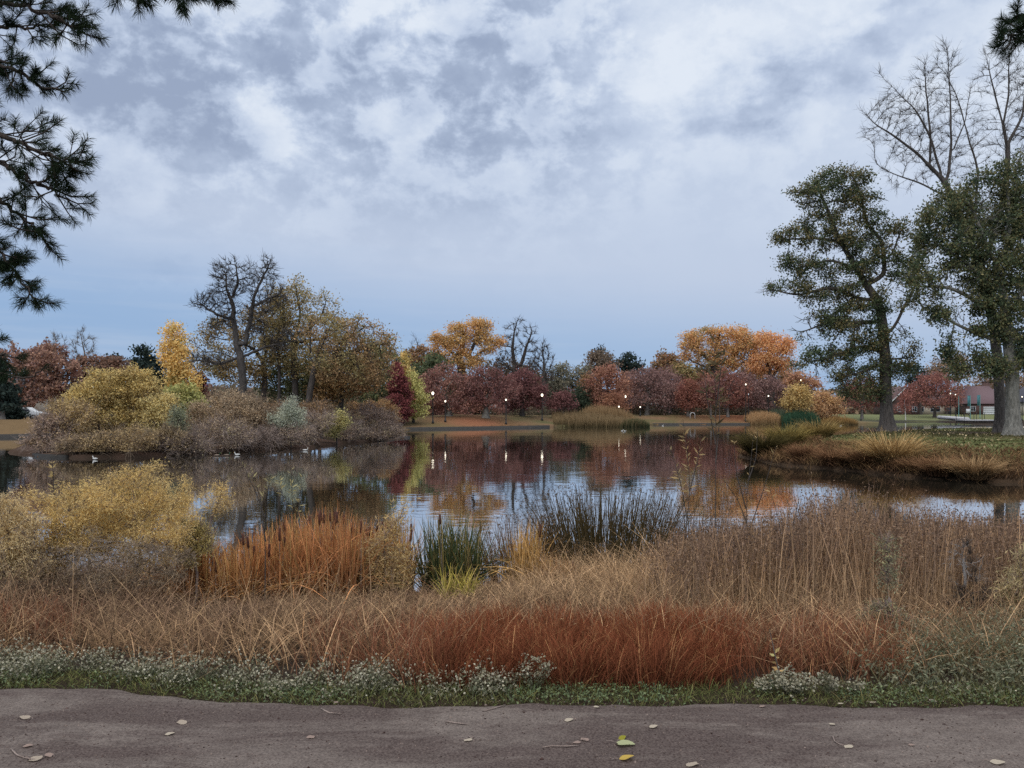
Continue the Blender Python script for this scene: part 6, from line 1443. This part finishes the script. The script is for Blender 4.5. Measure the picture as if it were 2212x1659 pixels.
WY = cl((150, 122, 58), (126, 108, 60), (166, 132, 62), (112, 96, 58))
wand('tallest whip with a leafy olive tip, crossing the orange tree', 8.6, [([(1540, 1330), (1545, 1150), (1548, 950), (1543, 725)], 0.68, 46), ([(1546, 1000), (1560, 900), (1562, 840)], 0.4, 12), ([(1546, 960), (1530, 860), (1524, 790)], 0.5, 14), ([(1545, 900), (1556, 800), (1560, 765)], 0.3, 12)], cl((82, 72, 42), (98, 80, 42), (72, 64, 40)), 0.14)
wand('leafy golden whip pair over the water, left of the tallest whip', 9.0, [([(1482, 1300), (1478, 1180), (1492, 1050), (1475, 905)], 0.6, 40), ([(1484, 1120), (1470, 1040), (1448, 970)], 0.35, 22), ([(1490, 1060), (1505, 1000), (1512, 950)], 0.3, 18)], WY, 0.10)
wand('bare branching whips right of the tallest one', 8.8, [([(1600, 1330), (1615, 1200), (1610, 1080), (1625, 940)], 0.75, 8), ([(1613, 1160), (1640, 1060), (1660, 960)], 0.8, 5), ([(1612, 1100), (1590, 1020), (1585, 950)], 0.8, 5), ([(1613, 1130), (1595, 1080), (1560, 1030)], 0.8, 4), ([(1616, 1040), (1635, 990), (1640, 930)], 0.7, 4)], WY, 0.08)
wand('slender dark whip with few leaves among the cattails', 8.4, [([(572, 1330), (574, 1180), (566, 1080), (540, 1010)], 0.6, 8), ([(572, 1150), (585, 1080), (605, 1020)], 0.6, 9), ([(573, 1120), (550, 1060), (520, 1000)], 0.6, 7), ([(574, 1170), (560, 1110), (575, 1030)], 0.7, 5)], cl((140, 128, 66), (120, 108, 62)), 0.08, stalk=BARK)
wand('yellow-leaved whip pair standing in water before the cattails', 10.6, [([(640, 1210), (632, 1120), (628, 1010)], 0.15, 34), ([(634, 1140), (612, 1070), (606, 1030)], 0.3, 20), ([(636, 1160), (648, 1080), (655, 1020)], 0.2, 14)], cl((160, 144, 72), (140, 128, 64)), 0.09)
wand('stiff leafy stalk with yellow tip at the far left', 8.8, [([(118, 1180), (120, 1100), (116, 1000)], 0.05, 80)], cl((178, 146, 56), (150, 130, 72), (164, 138, 62)), 0.075, r=0.012, asp=0.3)
wand('short leafy willow tips rising over the yellow willow bush', 10.2, [([(855, 1230), (852, 1150), (845, 1075)], 0.4, 30), ([(855, 1170), (868, 1120), (872, 1090)], 0.3, 20)], cl((144, 122, 66), (160, 132, 66)), 0.08)
wand('thin bare whips at the right among russet reeds', 8.2, [([(1700, 1340), (1704, 1240), (1690, 1130), (1670, 1050)], 0.8, 5), ([(1702, 1210), (1716, 1130), (1730, 1080)], 0.8, 4)], WY, 0.07)
wand('yellow-green stalk with drying leaves at the path edge beside the big aster', 4.66, [([(1692, 1480), (1690, 1430), (1692, 1385)], 0.1, 16)], cl((150, 140, 60), (180, 130, 50)), 0.045, r=0.006, asp=0.4, name='weed_stalk')

# ---- fallen leaves and twigs on the path
PALE = [lin(182, 168, 152, .95), lin(194, 182, 164, .95), lin(164, 144, 134, .95)]
def path_leaf(label, px, py, size, col, rz, curl=0.25):
    D = 1.595 * FP / (py - HY); X = fx(px, D)
    n = 9; v = []; 
    # a heart-shaped leaf, curled up at the rim, with a stem
    for j in range(17):
        t = j / 16 * 2 * math.pi
        r_ = (0.46 + 0.06 * math.cos(t) + 0.26 * abs(math.cos(t / 2)) ** 14 - 0.10 * (math.exp(-((t - math.pi) / 0.25) ** 2)))
        x, y = r_ * math.cos(t) * 1.05, r_ * math.sin(t) * 0.85
        v.append((x, y, curl * (abs(y) ** 1.5 * 0.9 + 0.3 * max(x, 0) ** 2) + 0.035 * math.sin(3 * t + size * 900)))
    ring = len(v) - 1; v = v[:-1]
    inn = [(a * 0.5, c * 0.5, e * 0.28) for a, c, e in v]
    V = v + inn + [(0, 0, 0)]
    q = [(i, (i + 1) % ring, ring + (i + 1) % ring, ring + i) for i in range(ring)]
    t = [(2 * ring, ring + i, ring + (i + 1) % ring) for i in range(ring)]
    V = np.array(V) * size
    o = mesh('fallen_leaf', V, q, t, LEAF, np.tile(col, (len(V), 1)), smooth=True)
    o.location = (X, D, path_z(X, D) + 0.004); o.rotation_euler = (R(random.uniform(-8, 8)), R(random.uniform(-8, 8)), rz)
    st = MB().tube([(-0.45 * size, 0, 0.004), (-0.75 * size, 0.05 * size, 0.012), (-1.05 * size, 0.16 * size, 0.006)], 0.0016, 4).build('stem', TWIG, o)
    return tag(o, label, 'leaf', 'leaves lying on the path')
random.seed(4)
LV = [(57, 1551, .07, 'pale leaf near the left edge of the path, upper one', 0), (390, 1561, .07, 'pale curled leaf, upper of two close ones left of centre', 0), (363, 1586, .055, 'pale leaf, lower of two close ones left of centre', 1), (674, 1594, .055, 'small tan oval leaf lying alone between the pair and the twig', 2),
      (1226, 1556, .055, 'small pale leaf alone above the two touching leaves', 1), (1260, 1598, .05, 'pinkish leaf, right of two touching', 2), (1249, 1605, .05, 'pinkish leaf, left of two touching', 2), (1008, 1601, .05, 'greyish leaf beside a tiny twig, centre of the path', 1),
      (1409, 1572, .055, 'cream leaf upper right of the big green-white one', 1), (1500, 1654, .075, 'yellowish leaf cut by the bottom edge right of centre', 0), (57, 1612, .055, 'dull leaf above the curled twig at the left', 2), (72, 1640, .09, 'large curled leaf low at the left', 0), (108, 1636, .055, 'brown leaf touching the large curled one at the left', 2),
      (1830, 1616, .05, 'bright small leaf in the dark patch at right', 1), (2150, 1648, .075, 'long pale leaf at the lower right corner', 1), (1800, 1566, .035, 'tiny pale leaf at right above the curved twig', 1), (1645, 1528, .045, 'grey leaf on the path edge below the big aster', 2), (1884, 1517, .045, 'yellowish leaf at the path edge right of the asters', 0),
      (1290, 1529, .035, 'tiny leaf at the turf edge right of centre', 1), (724, 1520, .03, 'small tan leaf at the turf edge left of centre', 2), (2012, 1513, .045, 'pale leaf standing at the turf edge at right', 1), (1818, 1520, .035, 'pale flat leaf at the turf edge below the small asters', 1), (1967, 1613, .035, 'small greyish leaf right of the dark patch', 2)]
for i, (px, py, s, lab, c) in enumerate(LV):
    path_leaf(lab, px, py, s * 0.7, PALE[c], random.uniform(-0.5, 0.5) + (math.pi if i % 3 == 0 else 0), random.uniform(0.15, 0.5))
path_leaf('big green-white leaf lying cupped on the path right of centre', 1345, 1610, 0.075, lin(176, 180, 140), 0.1, 0.6)
path_leaf('small yellow-green leaf just above the big green-white one', 1343, 1599, 0.04, lin(150, 146, 60), 1.0, 0.4)
path_leaf('clear yellow leaf below the big green-white one', 1349, 1641, 0.06, lin(196, 168, 90), 0.3, 0.5)
def path_twig(label, pts, r=0.004):
    P_ = []
    for px, py in pts:
        D = 1.595 * FP / (py - HY); P_.append(np.array([fx(px, D), D, path_z(fx(px, D), D) + 0.004]))
    c = P_[0].copy()
    o = MB().tube([q - c for q in P_], [r] * (len(P_) - 1) + [r * 0.5], 5).build('twig', TWIG)
    o.location = c
    tag(o, label, 'twig', 'twigs lying on the path')
path_twig('knobbly brown twig left of centre, nearly level', [(963, 1559), (985, 1562), (1012, 1565)], 0.005)
path_twig('long thin twig pointing at the two touching leaves', [(1172, 1617), (1190, 1613), (1225, 1614), (1250, 1612)], 0.004)
path_twig('slanting twig at the turf edge in the centre', [(1046, 1537), (1070, 1530), (1092, 1523)], 0.004)
path_twig('dark curved twig at the turf edge left of centre', [(694, 1532), (712, 1541), (738, 1543)], 0.004)
path_twig('curved thin twig at right below the tiny pale leaf', [(1798, 1590), (1803, 1603), (1815, 1611), (1828, 1612)], 0.003)
path_twig('curled twig at the lower left beside the large leaf', [(24, 1620), (36, 1632), (52, 1638), (78, 1642)], 0.004)
path_twig('short twig above the greyish leaf in the centre', [(1012, 1592), (1018, 1596), (1026, 1594)], 0.003)

# ---- grit and crumbs on the path
n = 4200
p = np.c_[rng.uniform(-3.2, 3.2, n), rng.uniform(3.3, 4.45, n)]
P_ = np.c_[p, 0.905 + 0.0025 * wav(p, 0.5, 21) + 0.003 * wav(p, 1.6, 22) + 0.0025 * wav(p, 0.16, 23)]
s = rng.uniform(0.0015, 0.0055, n) * np.where(rng.uniform(size=n) < 0.04, 2.0, 1)
oc = np.array([(1, 0, 0), (0, 1, 0), (-1, 0, 0), (0, -1, 0), (0, 0, 0.7), (0, 0, -0.7)], float)
V = (P_[:, None, :] + oc[None] * s[:, None, None] * rng.uniform(0.6, 1.3, (n, 6, 1))).reshape(-1, 3)
f = np.array([(0, 1, 4), (1, 2, 4), (2, 3, 4), (3, 0, 4), (1, 0, 5), (2, 1, 5), (3, 2, 5), (0, 3, 5)])
Fg = (np.arange(n)[:, None, None] * 6 + f[None]).reshape(-1, 3)
tg = np.repeat(palette(rng, P_, [lin(80, 62, 58, 0.8), lin(120, 102, 96, 0.8), lin(56, 44, 42, 0.8), lin(158, 140, 130, 0.8)], 0.1, 1.5), 6, 0)
tag(mesh('grit', V, None, Fg, BLADE, tg), 'grit and crumbs of soil strewn over the dirt path', 'gravel', kind='stuff')

# ================================================================== pines at the frame's edges
NEED = leafmat('pine_needles', 0.15)
PINEBARK = barkmat('pine_bark', (0.03, 0.023, 0.019), (0.085, 0.063, 0.05), 4.0)
def pine(label, X, Y, h, r0, boughs, extra, seed, tuft_n=78, tw=0.0028, ln=0.085):
    r_ = np.random.default_rng(seed)
    z0 = gz(X, Y) - 0.06
    root = tag(empty('pine_tree', (X, Y, z0)), label, 'tree', 'pines framing the view')
    O = np.array([X, Y, z0])
    T = [np.array([0.05 * math.sin(i * 1.3), 0.04 * math.cos(i), h * i / 14]) for i in range(15)]
    MB().tube(T, [r0 * (1.35 if i == 0 else 1 - 0.72 * i / 14) for i in range(15)], 12).build('trunk', PINEBARK, root, True)
    def bough(pts, rb, side, dens=1.0, flat=0.5):
        W_ = np.array(pts, float)
        m = max(10, int(np.linalg.norm(np.diff(W_, axis=0), axis=1).sum() / 0.09))
        tt = np.linspace(0, len(W_) - 1, m); i = np.minimum(tt.astype(int), len(W_) - 2); f = (tt - i)[:, None]
        S = W_[i] * (1 - f) + W_[i + 1] * f
        for _ in range(3): S[1:-1] = 0.5 * S[1:-1] + 0.25 * S[:-2] + 0.25 * S[2:]
        S[1:-1] += r_.normal(size=S[1:-1].shape) * 0.012
        mb = MB().tube(S, list(np.linspace(rb, 0.006, m)), 6, False)
        tips = [(S[-1], S[-1] - S[-2])]
        L0 = side
        for k in range(max(1, int(m * 0.12)), m - 1):
            if r_.uniform() > dens * 0.92: continue
            d = S[k + 1] - S[k]; d /= np.linalg.norm(d)
            q = r_.normal(size=3); q -= q @ d * d; q[2] = q[2] * flat + 0.12; q /= np.linalg.norm(q)
            u = d * r_.uniform(0.35, 0.9) + q * r_.uniform(0.5, 1.0); u /= np.linalg.norm(u)
            L = L0 * r_.uniform(0.45, 1.2) * (0.45 + 0.55 * (1 - k / m) + 0.15)
            e1 = S[k] + u * L * 0.55 + np.array([0, 0, -0.03 * L]); u2 = u + np.array([0, 0, 0.35]) + r_.normal(size=3) * 0.1
            u2 /= np.linalg.norm(u2); e2 = e1 + u2 * L * 0.45
            mb.tube([S[k], e1, e2], [0.008, 0.006, 0.004], 4, False)
            tips.append((e2, u2))
            for _ in range(2):
                if r_.uniform() < 0.75:
                    v_ = u + r_.normal(size=3) * 0.55; v_[2] += 0.15; v_ /= np.linalg.norm(v_)
                    b0 = S[k] + (e1 - S[k]) * r_.uniform(0.4, 1.0); e3 = b0 + v_ * L * r_.uniform(0.3, 0.6)
                    mb.tube([b0, e3], [0.005, 0.0035], 4, False); tips.append((e3, v_))
        bo = mb.build('bough', PINEBARK, root)
        Pn, Un = [], []
        for p_, d in tips:
            d = d / (np.linalg.norm(d) + 1e-9); k = tuft_n
            b0 = p_ - d * r_.uniform(0, 0.10, (k, 1))
            q = r_.normal(size=(k, 3)); q -= (q @ d)[:, None] * d; q /= np.linalg.norm(q, axis=1)[:, None]
            u = d * r_.uniform(0.35, 1.1, (k, 1)) + q * 0.75; u /= np.linalg.norm(u, axis=1)[:, None]
            Pn.append(b0); Un.append(u)
        P_ = np.concatenate(Pn); U = np.concatenate(Un); n = len(P_)
        L = ln * r_.uniform(0.7, 1.15, n)[:, None]
        w_ = np.cross(U, r_.normal(size=(n, 3))); w_ /= np.linalg.norm(w_, axis=1)[:, None]
        mid = P_ + U * L * 0.55; tip = P_ + U * L + np.array([0, 0, -0.010])
        V = np.stack([P_ - w_ * tw * .5, P_ + w_ * tw * .5, mid + w_ * tw * .5, mid - w_ * tw * .5, tip + w_ * tw * .15, tip - w_ * tw * .15], 1).reshape(-1, 3)
        i = np.arange(n)[:, None] * 6
        F = np.concatenate([np.concatenate([i, i + 1, i + 2, i + 3], 1), np.concatenate([i + 3, i + 2, i + 4, i + 5], 1)])
        col = palette(r_, P_, [lin(34, 46, 34, 1.2), lin(46, 58, 40, 1.2), lin(40, 50, 38, 1.2)], 0.6)
        mesh('needles', V, F, None, NEED, np.repeat(col, 6, 0), bo)
    for pts, rb, side, dens in boughs:
        D0 = pts[-1][2] if len(pts[-1]) > 2 else Y
        W_ = [np.array([0, 0, PX(pts[0][0], pts[0][1], Y)[2] - z0])] + [PX(a[0], a[1], a[2]) - O for a in pts[1:]]
        bough(W_, rb, side, dens)
    for (zz, a, L) in extra:
        W_ = [np.array([0, 0, zz])] + [np.array([math.cos(a) * L * t, math.sin(a) * L * t, zz + 0.10 * L * t - 0.30 * L * t * t]) for t in (0.35, 0.7, 1.0)]
        bough(W_, 0.035, 0.55, 0.6)
    return root
pine('dark long-needled pine whose boughs hang in at the left edge', -7.0, 7.4, 9.6, 0.20,
     [([(-300, -60), (-120, -20, 7.2), (40, 10, 7.0), (130, 40, 6.9), (170, 66, 6.9)], 0.030, 0.42, 1.0),
      ([(-300, 20), (-120, 30, 7.6), (0, 60, 7.6), (70, 60, 7.5), (120, 55, 7.5)], 0.028, 0.40, 0.9),
      ([(-300, 120), (-100, 110, 7.3), (30, 150, 7.2), (100, 190, 7.2), (150, 190, 7.2)], 0.022, 0.30, 0.6),
      ([(-300, 150), (-120, 140, 7.4), (0, 130, 7.3), (60, 165, 7.3), (98, 200, 7.2)], 0.020, 0.28, 0.6),
      ([(-300, 230), (-100, 250, 7.0), (20, 300, 6.9), (110, 340, 6.8), (172, 352, 6.8)], 0.034, 0.50, 1.15),
      ([(-300, 270), (-100, 300, 7.2), (10, 360, 7.1), (90, 400, 7.0), (135, 425, 7.0)], 0.032, 0.46, 1.0),
      ([(-300, 330), (-100, 380, 7.4), (0, 430, 7.3), (60, 480, 7.3), (92, 505, 7.2)], 0.030, 0.46, 1.0),
      ([(-300, 420), (-120, 470, 7.3), (-20, 520, 7.2), (30, 585, 7.2), (86, 665, 7.1)], 0.024, 0.30, 0.65),
      ([(-300, 560), (-140, 580, 7.5), (-40, 560, 7.5), (10, 580, 7.4), (40, 600, 7.4)], 0.022, 0.34, 0.8),
      ([(-300, 760), (-120, 760, 7.8), (-30, 800, 7.8), (50, 822, 7.8), (104, 792, 7.8)], 0.018, 0.20, 0.22),
      ([(-300, 730), (-140, 720, 8.0), (-40, 740, 8.0), (10, 770, 8.0), (30, 800, 8.0)], 0.020, 0.34, 0.8),
      ([(-300, -260), (0, -150, 6.6), (200, -60, 6.4), (290, -20, 6.3), (300, -4, 6.3)], 0.030, 0.26, 0.6),
      ([(-300, -300), (0, -200, 6.8), (250, -90, 6.6), (380, -30, 6.5), (420, -6, 6.5)], 0.030, 0.26, 0.6),
      ([(-300, -320), (0, -210, 7.4), (300, -90, 7.2), (430, -25, 7.1), (490, -4, 7.1)], 0.030, 0.24, 0.6)],
     [(4.0, 2.4, 2.2), (5.0, 3.6, 2.4), (6.0, 4.6, 2.2), (7.0, 1.6, 2.0), (8.0, 3.0, 1.6), (8.6, 5.2, 1.4), (9.2, 0.8, 1.0), (9.3, 2.6, 1.0)], 12)
pine('dark pine with one bough hanging in at the upper right corner', 7.2, 7.6, 9.4, 0.18,
     [([(2560, -40), (2400, 10, 7.3), (2280, 50, 7.2), (2210, 70, 7.2), (2152, 92, 7.2)], 0.024, 0.34, 0.9),
      ([(2560, -120), (2420, -50, 7.5), (2300, -5, 7.5), (2230, 20, 7.5), (2190, 45, 7.5)], 0.024, 0.34, 0.9)],
     [(4.4, 0.5, 2.0), (5.4, 1.8, 1.5), (6.4, 5.4, 2.2), (7.2, 0.2, 2.0), (8.0, 1.5, 1.2), (8.6, 4.4, 1.4), (9.1, 0.0, 1.0)], 13)
